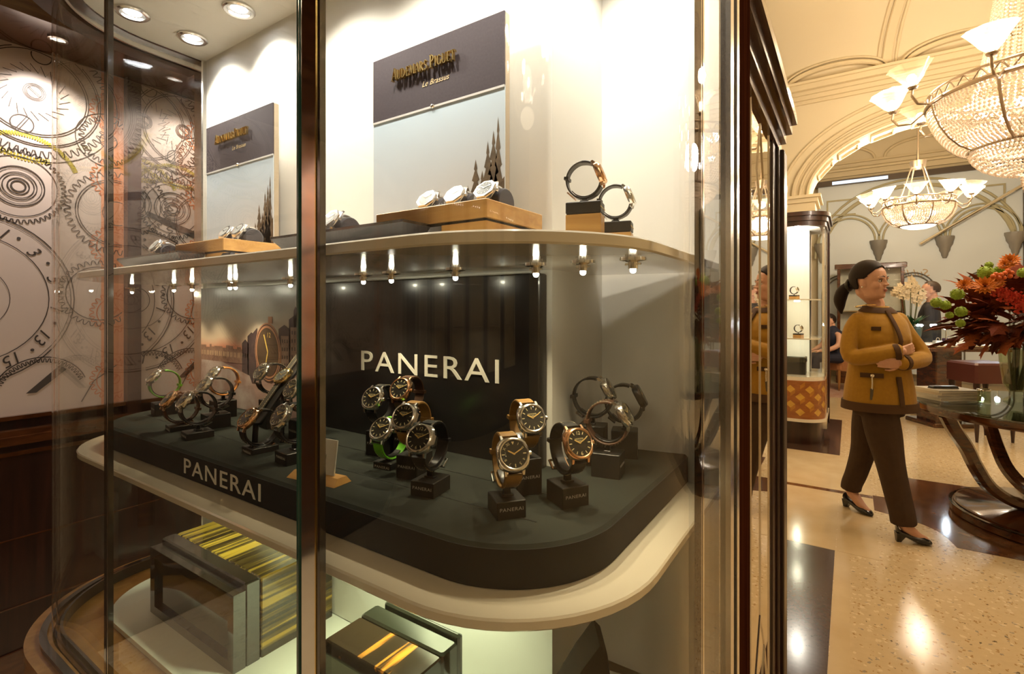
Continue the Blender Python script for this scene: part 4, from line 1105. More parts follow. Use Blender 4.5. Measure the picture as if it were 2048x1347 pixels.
# group in front of the rounded corner
LOWER = [
 # px, py, t, yaw, tilt, watch keywords, watch label, stand label
 (1027, 908, .585, 52, 26, dict(strap='tan', marks='cali', brand='', w0=.0215), 'wristwatch with mixed roman and arabic numerals on a tan strap, nearest the glass', 'low black stand under the tan strap watch nearest the glass', .036, .040),
 (1064, 836, .66, 55, 24, dict(strap='tan', marks='baton', w0=.0215), 'tan strapped wristwatch on the tall stand behind the front tan one', 'tall black stand behind the front tan strapped watch', .036, .040),
 (1158, 886, .62, 58, 24, dict(case='rose', strap='blackleather', marks='arab', bezel='rose', guard=False), 'rose toned cushion watch with numerals 12 and 6 on a black stitched strap', 'low black stand under the rose toned cushion watch', .038, .042),
 (1219, 776, .80, 104, 30, dict(strap='blackleather', marks='baton'), 'side-on steel watch on the tall stand, upper left of the right trio', 'tall black stand of the side-on steel watch', .036, .042),
 (1282, 790, .84, 108, 28, dict(case='black', strap='blackleather', marks='baton', bezel='black', stitch=False), 'side-on all-black watch nearest the right glass', 'black stand of the all-black watch', .036, .042),
 (1252, 826, .74, 100, 30, dict(strap='brown', marks='baton'), 'side-on steel watch in front of the other two of the right trio', 'black stand of the front watch of the right trio', .036, .042),
 # centre group
 (839, 876, .655, 10, 30, dict(case='steel', strap='blackleather', marks='arab', guard=True, brand='LUMINOR\nPANERAI'), 'steel crown-guard watch on black stitched strap at the front of the central five', 'black stand foremost of the central group', .036, .042),
 (808, 832, .725, 10, 30, dict(strap='tan', marks='arab', guard=True, brand='LUMINOR\nPANERAI'), 'steel chronometer on a bright tan strap in the middle of the central five', 'black stand under the bright tan strapped watch', .036, .042),
 (762, 856, .775, 5, 40, dict(strap='green', marks='baton', w0=.018), 'small steel watch on a lime green strap, low in the central five', 'flat black stand under the lime green strapped watch', .036, .042),
 (744, 795, .84, 10, 28, dict(strap='blackleather', marks='baton'), 'steel watch on a black strap, leftmost of the central five', 'tall black stand leftmost of the central group', .036, .042),
 (800, 777, .84, 10, 28, dict(case='rose', strap='brown', marks='baton', bezel='rose'), 'rose gold watch on a dark brown strap, highest of the central five', 'tall black stand under the rose gold watch with brown strap', .036, .042),
 # group seen through the left pane
 (559, 830, .80, -6, 32, dict(strap='blackleather', marks='arab', guard=True, brand='LUMINOR\nPANERAI'), 'large steel watch on a black strap just left of the mullion', 'black stand just left of the mullion', .040, .046),
 (494, 835, .86, -6, 42, dict(strap='blackleather', marks='baton', case='rose'), 'rose steel watch lying low at the foot of the long grey strap', 'low black stand under the watch at the foot of the long strap', .040, .046),
 (582, 776, .93, -6, 32, dict(strap='brown', marks='arab'), 'steel watch half hidden by the mullion above the large black strapped one', 'black stand half hidden by the mullion', .036, .042),
 (521, 742, 1.04, -6, 34, dict(strap='blackleather', marks='arab', brand=''), 'steel watch on the tall stand in front of the printed dial', 'tall black stand in front of the picture board', .036, .042),
 (368, 798, .955, -10, 40, dict(strap='blackleather', marks='baton'), 'steel watch on a black stitched strap, front right of the left trio', 'black stand in front of the left group', .040, .046),
 (336, 797, 1.02, -10, 42, dict(strap='brown', marks='baton', case='rose'), 'pink toned steel watch at the left front corner of the platform', 'low black stand at the left front corner of the platform', .040, .046),
 (407, 768, 1.04, -10, 40, dict(strap='blackleather', marks='baton'), 'bright steel watch on a dark strap behind the front left pair', 'black stand behind the front left pair', .040, .046),
 (424, 746, 1.14, -10, 40, dict(strap='orange', marks='baton'), 'steel watch on an orange edged strap nearest the picture board edge', 'black stand nearest the left edge of the picture board', .040, .046),
 (306, 751, 1.17, -10, 42, dict(strap='green', marks='baton', w0=.016), 'bright steel watch on a green strap at the far left of the platform', 'black stand far left under the green strapped watch', .040, .046),
]
for px, py, t_, yaw, tilt, kw, lw_, ls_, sw, sd_ in LOWER:
    Mx = WM(px, py, t_, yaw, tilt)
    watch(lw_, Mx, **kw)
    watch_stand(ls_, Mx, Z_FELT, sw, sd_, yaw=radians(yaw), hmin=.010)

# long grey strap laid up a sloping black rest, with the gold watch on it
a, b = at_t(498, 842, .90), at_t(603, 696, 1.02)
d = (b - a); L = d.length; u = d.normalized(); side = Vector((1, 0, 0)); side = (side - u * side.dot(u)).normalized(); nrm = side.cross(u)
if nrm.y > 0: nrm = -nrm; 
Mr = Matrix((( side.x, -nrm.x, u.x, a.x), (side.y, -nrm.y, u.y, a.y), (side.z, -nrm.z, u.z, a.z), (0, 0, 0, 1)))   # local: x across, -y towards the viewer, z up the slope
t = thing('strap_rest', 'long black sloping rest leaning behind the laid-out watch', 'watch rest')
t.matrix_world = Mr
MB().cbox(-.015, .022, .006, .012, .0, L, .001).build('sloping_arm', M_['stand'], t)
z_f = Z_FELT + .0004
foot = Mr.inverted() @ Vector((a.x + .02, a.y + .05, z_f))
MB().tube([(0, .010, L * .55), tuple(foot)], .004, 6).build('prop', M_['black'], t)
foot2 = Mr.inverted() @ Vector((a.x, a.y + .01, z_f))
MB().tube([(0, .010, .01), tuple(foot2)], .005, 6).build('front_prop', M_['black'], t)
t = thing('wristwatch', 'yellow gold watch laid flat on a long grey crocodile strap up the slope', 'watch', group='wristwatches in the showcase')
t.matrix_world = Mr
zc = L * .60
for nm, z0, z1 in (('upper_strap', zc + .017, L), ('lower_strap', .018, zc - .017)):
    s_ = MB().ribbon([(0, .0035 , lerp(z0, z1, i / 8)) for i in range(9)], .016, .0028, (1, 0, 0)).build(nm, M_['brown'] if False else mat('grey_crocodile', (.06, .05, .032), .5, bump=.3, nscale=200), t)
    for sx in (-1, 1):
        mb = MB(); k = 14
        for i in range(k): mb.tube([(sx * .006, .0018, lerp(z0, z1, i / k)), (sx * .006, .0018, lerp(z0, z1, (i + .6) / k))], .0005, 4)
        mb.build('stitching', M_['stitch'], s_)['kind'] = 'stuff'
w_ = Tr(0, 0, zc)
for nm, fn, mm in (('case', P_case, 'gold'), ('bezel', P_bezel, 'gold'), ('crown', P_crown, 'gold')):
    o = part(nm, wmesh((nm, mm, 'g'), fn, M_[mm], 35), t); o.matrix_local = w_ @ Sc(.9)
for nm, me in (('dial', wmesh(('dial', 'dial_grey', 'g'), P_dial, M_['dial_grey'])), ('dial_markings', wmesh(('dial_markings', 'baton', 'lume'), lambda: P_marks('baton'), M_['lume'])), ('hour_hand', wmesh(('hour_hand', 'hand_gold', 150), lambda: P_hand(.0088, .0016, radians(150)), M_['hand_gold'])), ('minute_hand', wmesh(('minute_hand', 'hand_gold', 28), lambda: P_hand(.0125, .0012, radians(28)), M_['hand_gold'])), ('crystal', wmesh(('crystal',), P_crystal, M_['glass'], 60))):
    o = part(nm, me, t); o.matrix_local = w_ @ Sc(.9)

# watches on suede rolls on the upper shelf
def roll_watch(x, y, z, lab, rl, dial='dial_white', yaw=0, tilt=36, case='steel_white', s=.86):
    M0 = Tr(x, y, z + .0255 * s) @ Rz(radians(yaw)) @ Rx(radians(-tilt))
    w = watch(lab, M0, case=case, strap=case, dial=dial, marks='chrono' if dial == 'dial_white' else 'baton', oct=True, guard=False, ry=.026, rz=.026, th=.0035, stitch=False, hm='steel', grp='steel watches on suede rolls', scale=s, mkm='grey_print' if dial == 'dial_white' else 'white_print', lume_text=False, buckle=False, w0=.021)
    c = M0 @ Sc(s) @ Vector((0, .031, 0))
    t = thing('watch_cushion', 'charcoal suede roll under the ' + rl, 'cushion', (c.x, c.y, c.z), (0, 0, radians(yaw)), group='suede watch rolls')
    R = .0225 * s
    sec = [(R * cos(2 * pi * i / 20), max(R * sin(2 * pi * i / 20), -(c.z - z) + .0004)) for i in range(20)]
    hw = .024 * s
    MB().loft([[(xx, p[0] * k, p[1] * k if p[1] * k > -(c.z - z) + .0004 else p[1]) for p in sec] for xx, k in ((-hw, .92), (-hw + .002, 1), (hw - .002, 1), (hw, .92))]).build('roll', M_['cushion'], t, 40)
    MB().bbox(-hw * .8, hw * .8, R * .55, R * .95, -(c.z - z) + .0004, 0).build('rear_pad', M_['cushion'], t)
    return w
ZR, ZD = 1.532, 1.507
roll_watch(-.404, .541, ZR, 'grey dialled steel watch, rightmost of the three on the oak riser', 'grey dialled watch of the oak riser trio', 'dial_grey')
roll_watch(-.457, .541, ZR, 'pale dialled steel watch in the middle of the oak riser trio', 'middle watch of the oak riser trio')
roll_watch(-.509, .541, ZR, 'pale dialled steel watch, first of the oak riser trio', 'first watch of the oak riser trio')
roll_watch(-.640, .475, ZD, 'steel watch on the charcoal riser just right of the mullion', 'charcoal riser watch just right of the mullion', 'dial_white')
roll_watch(-.688, .475, ZD, 'steel watch on the charcoal riser mostly hidden by the mullion', 'charcoal riser watch hidden by the mullion', 'dial_grey')
roll_watch(-1.020, .541, ZR, 'bright steel watch on the second oak riser, nearer the mullion', 'second oak riser watch nearer the mullion')
roll_watch(-1.072, .541, ZR, 'bright steel watch on the second oak riser, farther from the mullion', 'second oak riser watch farther from the mullion')
roll_watch(-1.222, .472, ZD, 'reddish steel watch on the charcoal riser far left', 'reddish watch on the far left riser', 'dial_white')

# two watches side-on on oak and black stands, upper right
for px, py, t_, kw, lab, slab_, nk in ((1203, 345, .60, dict(case='rose', bezel='rose'), 'rose gold watch side-on atop the taller oak stand', 'taller oak stand with black cap under the rose gold watch', .004),
                               (1262, 390, .665, dict(case='steel_white', bezel='steel_white'), 'white metal watch side-on atop the shorter oak stand', 'shorter oak stand with black cap under the white metal watch', .004)):
    Mx = WM(px, py, t_, 104, 22)
    watch(lab, Mx, strap='blackleather', stitch=False, dial='dial_white', scale=.70, **kw)
    watch_stand(slab_, Mx, Z_UP, .026, .042, 'AUDEMARS PIGUET', scale=.70, yaw=radians(104), neck=nk, cap=.013, grp='oak watch stands on the upper shelf')

# ================================================================== LACQUER BOXES BELOW
ZF = Z_BASE - .002
t = thing('watch_box', 'large dark lacquer presentation box with gold-striped veneer and framed window', 'box', (-1.085, .47, ZF))
MB().cbox(-.170, .170, .058, .215, .0004, .150, .002).build('veneered_body', M_['zebra_y'], t)
MB().cbox(-.170, .170, .028, .057, .0004, .152, .003).build('lacquer_rim', M_['lacquer'], t)
for x0, x1, z0, z1 in ((-.170, -.150, .0004, .140), (.150, .170, .0004, .140), (-.150, .150, .0004, .018), (-.150, .150, .122, .140)):
    MB().bbox(x0, x1, .006, .028, z0, z1).build('window_frame', M_['lacquer'], t)
MB().bbox(-.150, .150, .014, .020, .018, .122).build('window_panel', mat('smoked_panel', (.05, .044, .036), .06, coat=1), t)
t = thing('watch_box', 'glossy black presentation box with amber-striped ebony lid', 'box', (-.578, .53, ZF))
MB().cbox(-.088, .088, -.046, .022, .0004, .150, .002).build('veneered_body', M_['zebra_x'], t)
MB().cbox(-.089, .089, .0225, .058, .0004, .153, .003).build('rear_lid', M_['lacquer_green'], t)
MB().cbox(-.074, .089, .059, .070, .0004, .160, .003).build('hinge_rail', M_['lacquer_green'], t)
MB().cbox(-.093, .088, -.085, -.047, .0004, .138, .004).build('front_rim', M_['lacquer_green'], t)
# dark swooping leather form
M_['choc'] = mat('chocolate_leather', (.016, .010, .007), .8, spec=.1, bump=.1, nscale=120)
c0 = at_z(1195, 1440, ZF)
t = thing('leather_display', 'dark chocolate leather display form with a pointed swooping back', 'display stand', (-.300, .640, ZF), (0, 0, radians(33)))
prof = [(-.045, .0004), (.095, .0004), (.090, .012), (.055, .026), (.036, .048), (.024, .078), (.018, .112), (.010, .118), (-.010, .098), (-.040, .062), (-.047, .045)]
MB().prism([(x * 1.25, z * 1.7) for x, z in prof], -.04, .02, Matrix(((1, 0, 0, 0), (0, 0, -1, 0), (0, 1, 0, 0), (0, 0, 0, 1)))).build('swooping_back', M_['choc'], t)
MB().cbox(-.05, .09, -.04, .03, .0002, .010, .003).build('base_pad', M_['choc'], t)
# ================================================================== CHANDELIERS
def cup_mat():
    m, N, L, b = _new('ribbed_cup_glass'); N.remove(b)
    tr = N.new('ShaderNodeBsdfTransparent'); tr.inputs[0].default_value = (1, .95, .88, 1)
    tl = N.new('ShaderNodeBsdfTranslucent'); tl.inputs[0].default_value = (.95, .86, .74, 1)
    gl = N.new('ShaderNodeBsdfGlossy'); gl.inputs['Roughness'].default_value = .08
    lw = N.new('ShaderNodeLayerWeight'); lw.inputs['Blend'].default_value = .35
    m1 = N.new('ShaderNodeMixShader'); m2 = N.new('ShaderNodeMixShader')
    ad = N.new('ShaderNodeMath'); ad.operation = 'MULTIPLY_ADD'; ad.inputs[1].default_value = .30; ad.inputs[2].default_value = .05
    L.new(lw.outputs['Facing'], ad.inputs[0]); L.new(ad.outputs[0], m1.inputs[0]); L.new(tr.outputs[0], m1.inputs[1]); L.new(tl.outputs[0], m1.inputs[2])
    m2.inputs[0].default_value = .08
    L.new(m1.outputs[0], m2.inputs[1]); L.new(gl.outputs[0], m2.inputs[2]); L.new(m2.outputs[0], N['Material Output'].inputs['Surface'])
    return m
def crystal_mat():
    m, N, L, b = _new('cut_crystal'); N.remove(b)
    tl = N.new('ShaderNodeBsdfTranslucent'); tl.inputs[0].default_value = (1, .91, .82, 1)
    df = N.new('ShaderNodeBsdfDiffuse'); df.inputs[0].default_value = (.86, .74, .62, 1)
    gl = N.new('ShaderNodeBsdfGlossy'); gl.inputs['Roughness'].default_value = .08; gl.inputs['Color'].default_value = (1, .93, .84, 1)
    m1 = N.new('ShaderNodeMixShader'); m1.inputs[0].default_value = .35; m2 = N.new('ShaderNodeMixShader'); m2.inputs[0].default_value = .30
    L.new(tl.outputs[0], m1.inputs[1]); L.new(df.outputs[0], m1.inputs[2]); L.new(m1.outputs[0], m2.inputs[1]); L.new(gl.outputs[0], m2.inputs[2]); L.new(m2.outputs[0], N['Material Output'].inputs['Surface'])
    return m
M_['cup'] = cup_mat(); M_['crystal'] = crystal_mat()
M_['bulb'] = emit_mat('warm_bulb', (1.0, .86, .66), 30)
M_['antique'] = mat('antique_silver_bronze', (.42, .34, .26), .3, .9)
def octa(mb, p, r, h):
    x, y, z = p
    mb.add([(x + r, y, z), (x, y + r, z), (x - r, y, z), (x, y - r, z), (x, y, z + h), (x, y, z - h)], [(0, 1, 4), (1, 2, 4), (2, 3, 4), (3, 0, 4), (1, 0, 5), (2, 1, 5), (3, 2, 5), (0, 3, 5)])
def prof_at(prof, f):
    k = f * (len(prof) - 1); i = min(int(k), len(prof) - 2); u = k - i
    return lerp(prof[i][0], prof[i + 1][0], u), lerp(prof[i][1], prof[i + 1][1], u)
CUP = [(.016, 0), (.030, .008), (.055, .035), (.080, .075), (.100, .105), (.118, .128), (.122, .132)]
def cup_mesh():
    mb = MB(); n = 40; rings = []
    inner = [(max(r - .003, .004), z + .002) for r, z in CUP[::-1]]
    for r, z in CUP + inner:
        rings.append([(r * (1 + .035 * cos(a * 10) * (z / .13)) * cos(a), r * (1 + .035 * cos(a * 10) * (z / .13)) * sin(a), z) for a in [2 * pi * i / n for i in range(n)]])
    return mb.loft(rings, cap=False)
def chandelier(label, loc, R, Rc, bowl, tier, n_cups, ncup_phase, crown, wpc, lamp_w, dish=False, z_ceiling=5.2, bead=.011, rows=20, grp='crystal chandeliers'):
    t = thing('chandelier', label, 'chandelier', loc, group=grp)
    # rim: two rings with scroll band
    for r, z, w in ((R, 0, .016), (R * .985, .075, .010)):
        MB().tube([(r * cos(2 * pi * i / 64), r * sin(2 * pi * i / 64), z) for i in range(64)], w, 8, True).build('rim_ring', M_['antique'], t, 40)
    mb = MB()
    for k in range(36):
        a0 = 2 * pi * k / 36
        mb.tube([((R * .995) * cos(a0 + .17 * i / 8), (R * .995) * sin(a0 + .17 * i / 8), .038 + .026 * sin(2 * pi * i / 8)) for i in range(9)], .005, 4)
    mb.build('scroll_band', M_['antique'], t, 40)
    # crystal bowl
    mb = MB(); r_ = random.Random(1)
    for j in range(rows):
        rr, zz = prof_at(bowl, (j + .5) / rows); n = max(10, int(2 * pi * rr / (bead * 2.3)))
        for i in range(n):
            a = 2 * pi * (i + .5 * (j % 2)) / n
            octa(mb, (rr * cos(a), rr * sin(a), zz + r_.uniform(-.002, .002)), bead * r_.uniform(.8, 1.05), bead * 1.15)
    if tier:
        k2 = rows // 2
        for j in range(k2):
            rr, zz = prof_at(tier, (j + .5) / k2); n = max(8, int(2 * pi * rr / (bead * 2.2)))
            for i in range(n):
                a = 2 * pi * (i + .5 * (j % 2)) / n
                octa(mb, (rr * cos(a), rr * sin(a), zz), bead, bead * 1.15)
    mb.build('crystal_bowl', M_['crystal'], t)['kind'] = 'stuff'
    for k in range(8):
        a = 2 * pi * (k + .37) / 8
        MB().tube([((r + .012) * cos(a), (r + .012) * sin(a), z) for r, z in bowl], .009, 6).build('bowl_rib', M_['antique'], t, 40)
    r, z = bowl[-1]
    MB().tube([(r * cos(2 * pi * i / 40), r * sin(2 * pi * i / 40), z) for i in range(40)], .011, 6, True).build('tier_ring', M_['antique'], t, 40)
    if dish:
        MB().lathe([(0, z - .05), (r * .5, z - .042), (r * .85, z - .02), (r, z)], 32).build('glass_dish', mat('opal_dish', (.9, .82, .70), .3, emit=((1, .84, .62), 2.5)), t, 60)
    # hanging crystals or rods up to the crown
    cr, cz = crown
    if tier:
        mb = MB()
        for k in range(44):
            a = 2 * pi * k / 44
            for i in range(46):
                f = i / 45; rr = lerp(R * .55, cr, f ** .8); zz = lerp(.05, cz, f) - .05 * sin(pi * f)
                octa(mb, (rr * cos(a), rr * sin(a), zz), bead * .9, bead * 1.1)
        mb.build('crystal_curtain', M_['crystal'], t)['kind'] = 'stuff'
        MB().tube([(0, 0, .1), (0, 0, z_ceiling - loc[2] - .02)], .014, 8).build('stem', M_['antique'], t)
        mb = MB()
        rr, zz = tier[-1]
        for j in range(7):
            for i in range(10):
                a = 2 * pi * i / 10; q = rr * .6 * sqrt(max(0, 1 - (j / 7) ** 2)) + .01
                octa(mb, (q * cos(a), q * sin(a), zz - .02 - .02 * j), bead, bead * 1.2)
        mb.build('crystal_drop', M_['crystal'], t)['kind'] = 'stuff'
    else:
        for k in range(4):
            a = 2 * pi * (k + .3) / 4
            MB().tube([(R * .6 * cos(a), R * .6 * sin(a), .05), (cr * cos(a), cr * sin(a), cz)], .009, 6).build('hanging_rod', M_['antique'], t)
        MB().lathe([(.02, cz - .06), (cr * 1.1, cz - .03), (cr * 1.25, cz + .05), (cr * .6, cz + .03), (.02, cz + .04), (.012, cz + .2), (0, cz + .2)], 16).build('crown', M_['antique'], t, 40)
        MB().tube([(0, 0, cz), (0, 0, z_ceiling - loc[2] - .02)], .010, 8).build('stem', M_['antique'], t)
    # arms with ribbed glass cups
    if 'cup' not in _parts: _parts['cup'] = cup_mesh().mesh('cup', M_['cup'], 60)
    for k in range(n_cups):
        a = ncup_phase + 2 * pi * k / n_cups; c, s = cos(a), sin(a)
        P = [(R * .98, .02), (R + (Rc - R) * .45, -.055), (Rc - .03, -.05), (Rc + .005, 0), (Rc, .05)]
        Q = []
        for i in range(len(P) - 1):
            for q in range(4): Q.append((lerp(P[i][0], P[i + 1][0], q / 4), lerp(P[i][1], P[i + 1][1], q / 4)))
        Q.append(P[-1])
        arm = MB().tube([(r * c, r * s, z) for r, z in Q], .008, 6).build('arm', M_['antique'], t, 60)
        MB().lathe([(0, .045), (.022, .047), (.030, .060), (.018, .072), (0, .074)], 14, Tr(Rc * c, Rc * s, 0)).build('cup_holder', M_['antique'], arm, 40)
        Mc = Tr(Rc * c, Rc * s, .068) @ Rz(a) @ Ry(radians(9))
        o = part('glass_cup', _parts['cup'], t); o.matrix_local = Mc
        b = bpy.data.objects.new('bulb', wmesh(('bulb', 'cup'), lambda: MB().lathe([(0, .0), (.010, .0), (.012, .02), (.024, .042), (.026, .058), (.016, .074), (0, .08)], 12), M_['bulb'], 60)); COL.objects.link(b); b.parent = o
        if k % 2 == 0 or n_cups < 8:
            ld = bpy.data.lights.new('cup_lamp', 'POINT'); ld.energy = wpc; ld.color = ROOM_WARM; ld.shadow_soft_size = .05
            lo = bpy.data.objects.new('cup_light', ld); COL.objects.link(lo); lo.parent = o; lo.location = (0, 0, .26)
    for z in (-.10, ):
        for k in range(3):
            a = 2 * pi * k / 3
            bl = MB().sphere((R * .4 * cos(a), R * .4 * sin(a), z), .03, 10, 8).build('inner_bulb', M_['bulb'], t, 60)
    ld = bpy.data.lights.new('bowl_lamp', 'POINT'); ld.energy = lamp_w; ld.color = (1, .86, .70); ld.shadow_soft_size = .12
    lo = bpy.data.objects.new('bowl_light', ld); COL.objects.link(lo); lo.parent = t; lo.location = (0, 0, -.06)
    return t
big_bowl = [(.545, -.015), (.535, -.08), (.50, -.17), (.45, -.25), (.39, -.31), (.325, -.345)]
big_tier = [(.325, -.355), (.31, -.40), (.27, -.45), (.21, -.49), (.14, -.515), (.09, -.52)]
CHW = 27.0
chandelier('huge crystal basket chandelier with glass cups hanging over the round table', (1.0, 4.6, 2.80), .55, .74, big_bowl, big_tier, 10, radians(172), (.14, 1.15), CHW, 60)
small_bowl = [(.37, -.015), (.365, -.07), (.33, -.15), (.27, -.21), (.19, -.245)]
chandelier('smaller crystal bowl chandelier with glass cups in the far bay', (.72, 8.2, 2.70), .37, .52, small_bowl, None, 10, .2, (.07, .52), CHW * 1.3, 34, True)
chandelier('extra unseen chandelier added to light the aisle behind the photographer', (1.5, -1.6, 2.80), .37, .52, small_bowl, None, 10, .2, (.07, .52), CHW * .35, 3, True)  # copy of the far chandelier, out of view, added for its light

# ================================================================== ROUND TABLE
TC = Vector((1.15, 4.65, 0))
t = thing('round_table', 'round walnut pedestal table with glass top and curved legs', 'table', TC)
MB().lathe([(0, .748), (.765, .748), (.768, .754), (.765, .760), (0, .760)], 64).build('glass_top', M_['tabletop_glass'], t, 40)
MB().lathe([(.66, .700), (.752, .700), (.758, .715), (.752, .747), (.64, .747)], 64).build('top_rim', M_['walnut'], t, 40)
MB().lathe([(0, .738), (.66, .738)], 48).build('inlaid_field', mat('dark_glass_underside', (.10, .10, .085), .1), t)
for k in range(4):
    a = radians(207 + 90 * k); c, s = cos(a), sin(a)
    P = [(.70, .705), (.66, .62), (.585, .50), (.53, .38), (.45, .25), (.33, .165), (.22, .14), (.10, .15)]
    Q = []
    for i in range(len(P) - 1):
        for q in range(4):
            p0, p1, p2, p3 = P[max(i - 1, 0)], P[i], P[i + 1], P[min(i + 2, len(P) - 1)]; u = q / 4
            Q.append(tuple(.5 * (2 * p1[j] + (p2[j] - p0[j]) * u + (2 * p0[j] - 5 * p1[j] + 4 * p2[j] - p3[j]) * u * u + (3 * p1[j] - p0[j] - 3 * p2[j] + p3[j]) * u ** 3) for j in (0, 1)))
    Q.append(P[-1])
    wd = Vector((-s, c, 0))
    MB().ribbon([(r * c, r * s, z) for r, z in Q], [lerp(.06, .10, i / (len(Q) - 1)) for i in range(len(Q))], [lerp(.085, .06, i / (len(Q) - 1)) for i in range(len(Q))], wd).build('leg', M_['walnut'], t, 40)
MB().lathe([(0, .0005), (.55, .0005), (.565, .010), (.565, .050), (.555, .060), (.545, .062), (.545, .072), (.53, .080), (.20, .105), (.14, .14), (.12, .20), (0, .21)], 64).build('pedestal_base', M_['walnut'], t, 40)
MB().sphere((0, 0, .225), .06, 16, 10).build('ball', M_['walnut'], t, 60)
MB().lathe([(.560, .054), (.572, .058), (.572, .064), (.560, .066)], 64).build('base_bead', M_['lacquer'], t, 40)

# vase and flowers
VX, VY, TT = .955, 4.83, .7605
t = thing('glass_vase', 'tall clear glass vase with stems on the round table', 'vase', (VX, VY, TT))
MB().lathe([(0, 0), (.065, 0), (.070, .006), (.055, .020), (.030, .040), (.040, .065), (.070, .12), (.085, .24), (.095, .36), (.090, .36), (.080, .24), (.064, .12), (.030, .07), (0, .065)], 28).build('vase_body', M_['vase_glass'], t, 50)
M_['stem'] = mat('stem_green', (.06, .075, .02), .6, noise=(.10, .09, .03), nscale=40)
mb = MB(); r_ = random.Random(4)
for i in range(22):
    a = r_.uniform(0, 6.28); q = r_.uniform(.0, .05)
    mb.tube([(q * .6 * cos(a), q * .6 * sin(a), .08), (q * 1.2 * cos(a + .6), q * 1.2 * sin(a + .6), .24), (q * 1.4 * cos(a + .9), q * 1.4 * sin(a + .9), .40)], .006, 5)
bq = thing('bouquet', 'lush autumn bouquet of oak leaves, orange dahlias and green pompons', 'flowers', (VX, VY, TT + .36))
mb.build('stem_bundle', M_['stem'], t)['kind'] = 'stuff'
M_['leaf_red'] = mat('dark_red_leaf', (.150, .030, .008), .75, spec=.15, noise=(.085, .016, .006), nscale=30)
M_['leaf_rust'] = mat('rust_leaf', (.26, .065, .012), .75, spec=.15, noise=(.15, .034, .010), nscale=30)
M_['pompon'] = mat('green_pompon', (.22, .33, .025), .7, bump=.8, nscale=120)
M_['dahlia'] = mat('orange_dahlia', (.62, .19, .015), .6)
M_['redflower'] = mat('red_celosia', (.50, .035, .012), .6, bump=.6, nscale=90)
M_['berry'] = mat('orange_berry', (.62, .12, .02), .3)
def leaf_mesh(nm, m):
    half = [(0, 0), (.10, .03), (.22, .22), (.28, .12), (.42, .34), (.52, .16), (.66, .26), (.78, .10), (1.0, 0)]
    mb = MB(); n = len(half)
    vs = [(x, y, -.25 * y * y - .18 * x * x) for x, y in half] + [(x, -y, -.25 * y * y - .18 * x * x) for x, y in half[1:-1]]
    vs += [(x, 0, .03 - .18 * x * x) for x, _ in half[1:-1]]
    A = list(range(n)); B = [0] + list(range(n, n + n - 2)) + [n - 1]; Cc = [0] + list(range(2 * n - 2, 3 * n - 4)) + [n - 1]
    fs = []
    for i in range(n - 1):
        for S_, fl in ((A, 0), (B, 1)):
            q = [Cc[i], Cc[i + 1], S_[i + 1], S_[i]]
            q = [v for k, v in enumerate(q) if v not in q[:k]]
            if len(q) > 2: fs.append(tuple(q if fl else q[::-1]))
    mb.add(vs, fs)
    return mb.mesh(nm, m)
LM = [leaf_mesh('leaf', M_['leaf_red']), leaf_mesh('leaf', M_['leaf_rust'])]
r_ = random.Random(11)
def aim(v, roll=0): return v.to_track_quat('X', 'Z').to_matrix().to_4x4() @ Rx(roll)
for i in range(230):
    th = r_.uniform(0, 2 * pi); ph = r_.uniform(-.32, 1.35)
    rad = r_.uniform(.12, .33)
    d = Vector((cos(th) * cos(ph), sin(th) * cos(ph), sin(ph)))
    p = Vector((d.x * rad * 1.0, d.y * rad * 1.0, .14 + d.z * rad * .95))
    dd = (d + Vector((0, 0, r_.uniform(-.5, .3)))).normalized()
    o = bpy.data.objects.new('leaf', LM[i % 3 == 0]); COL.objects.link(o); o.parent = bq
    o.matrix_local = Tr(p) @ aim(dd, r_.uniform(-.8, .8)) @ Sc(r_.uniform(.14, .25))
def dahlia_mb():
    mb = MB()
    for ring_, n, L, el in ((0, 16, .050, .15), (1, 14, .043, .5), (2, 10, .034, .9), (3, 6, .022, 1.25)):
        for i in range(n):
            a = 2 * pi * (i + .5 * (ring_ % 2)) / n
            mb.add([(.006, 0, 0), (L * .6, .009, .004), (L, 0, .002), (L * .6, -.009, .004)], [(0, 1, 2, 3)], Rz(a) @ Ry(-el))
    return mb
def pompon_mb():
    mb = MB().sphere((0, 0, 0), .036, 14, 10); rr = random.Random(2)
    for i in range(60):
        u = Vector((rr.gauss(0, 1), rr.gauss(0, 1), rr.gauss(0, 1))).normalized() * .035
        octa(mb, tuple(u), .007, .007)
    return mb
def celosia_mb():
    mb = MB(); rr = random.Random(7)
    for i in range(70):
        a = rr.uniform(0, 6.28); q = rr.uniform(0, .05)
        octa(mb, (q * cos(a), q * sin(a), .015 - q * .4 + rr.uniform(-.008, .012)), .010, .013)
    return mb
FM = {'pompon': pompon_mb().mesh('pompon', M_['pompon']), 'dahlia': dahlia_mb().mesh('dahlia', M_['dahlia']), 'celosia': celosia_mb().mesh('celosia', M_['redflower'])}
def bloom(kind, px, py, t_, s=1.0):
    w = at_t(px, py, t_); o = bpy.data.objects.new(kind, FM[kind]); COL.objects.link(o); o.parent = bq
    loc = w - Vector(bq.location); d = (Vector((0, 0, 0)) + EYEV - w).normalized() * .75 + Vector((0, 0, .5))
    o.matrix_local = Tr(loc) @ d.to_track_quat('Z', 'Y').to_matrix().to_4x4() @ Sc(s)
    return o
for px, py, s in ((1873, 605, 1.0), (1891, 610, .95), (1915, 588, 1.15), (1922, 623, 1.05), (1899, 630, .7), (1921, 646, .8), (1972, 545, 1.35), (1999, 541, 1.0), (1978, 530, .7), (2047, 545, 1.0)): bloom('pompon', px, py, 3.22, s * .85)
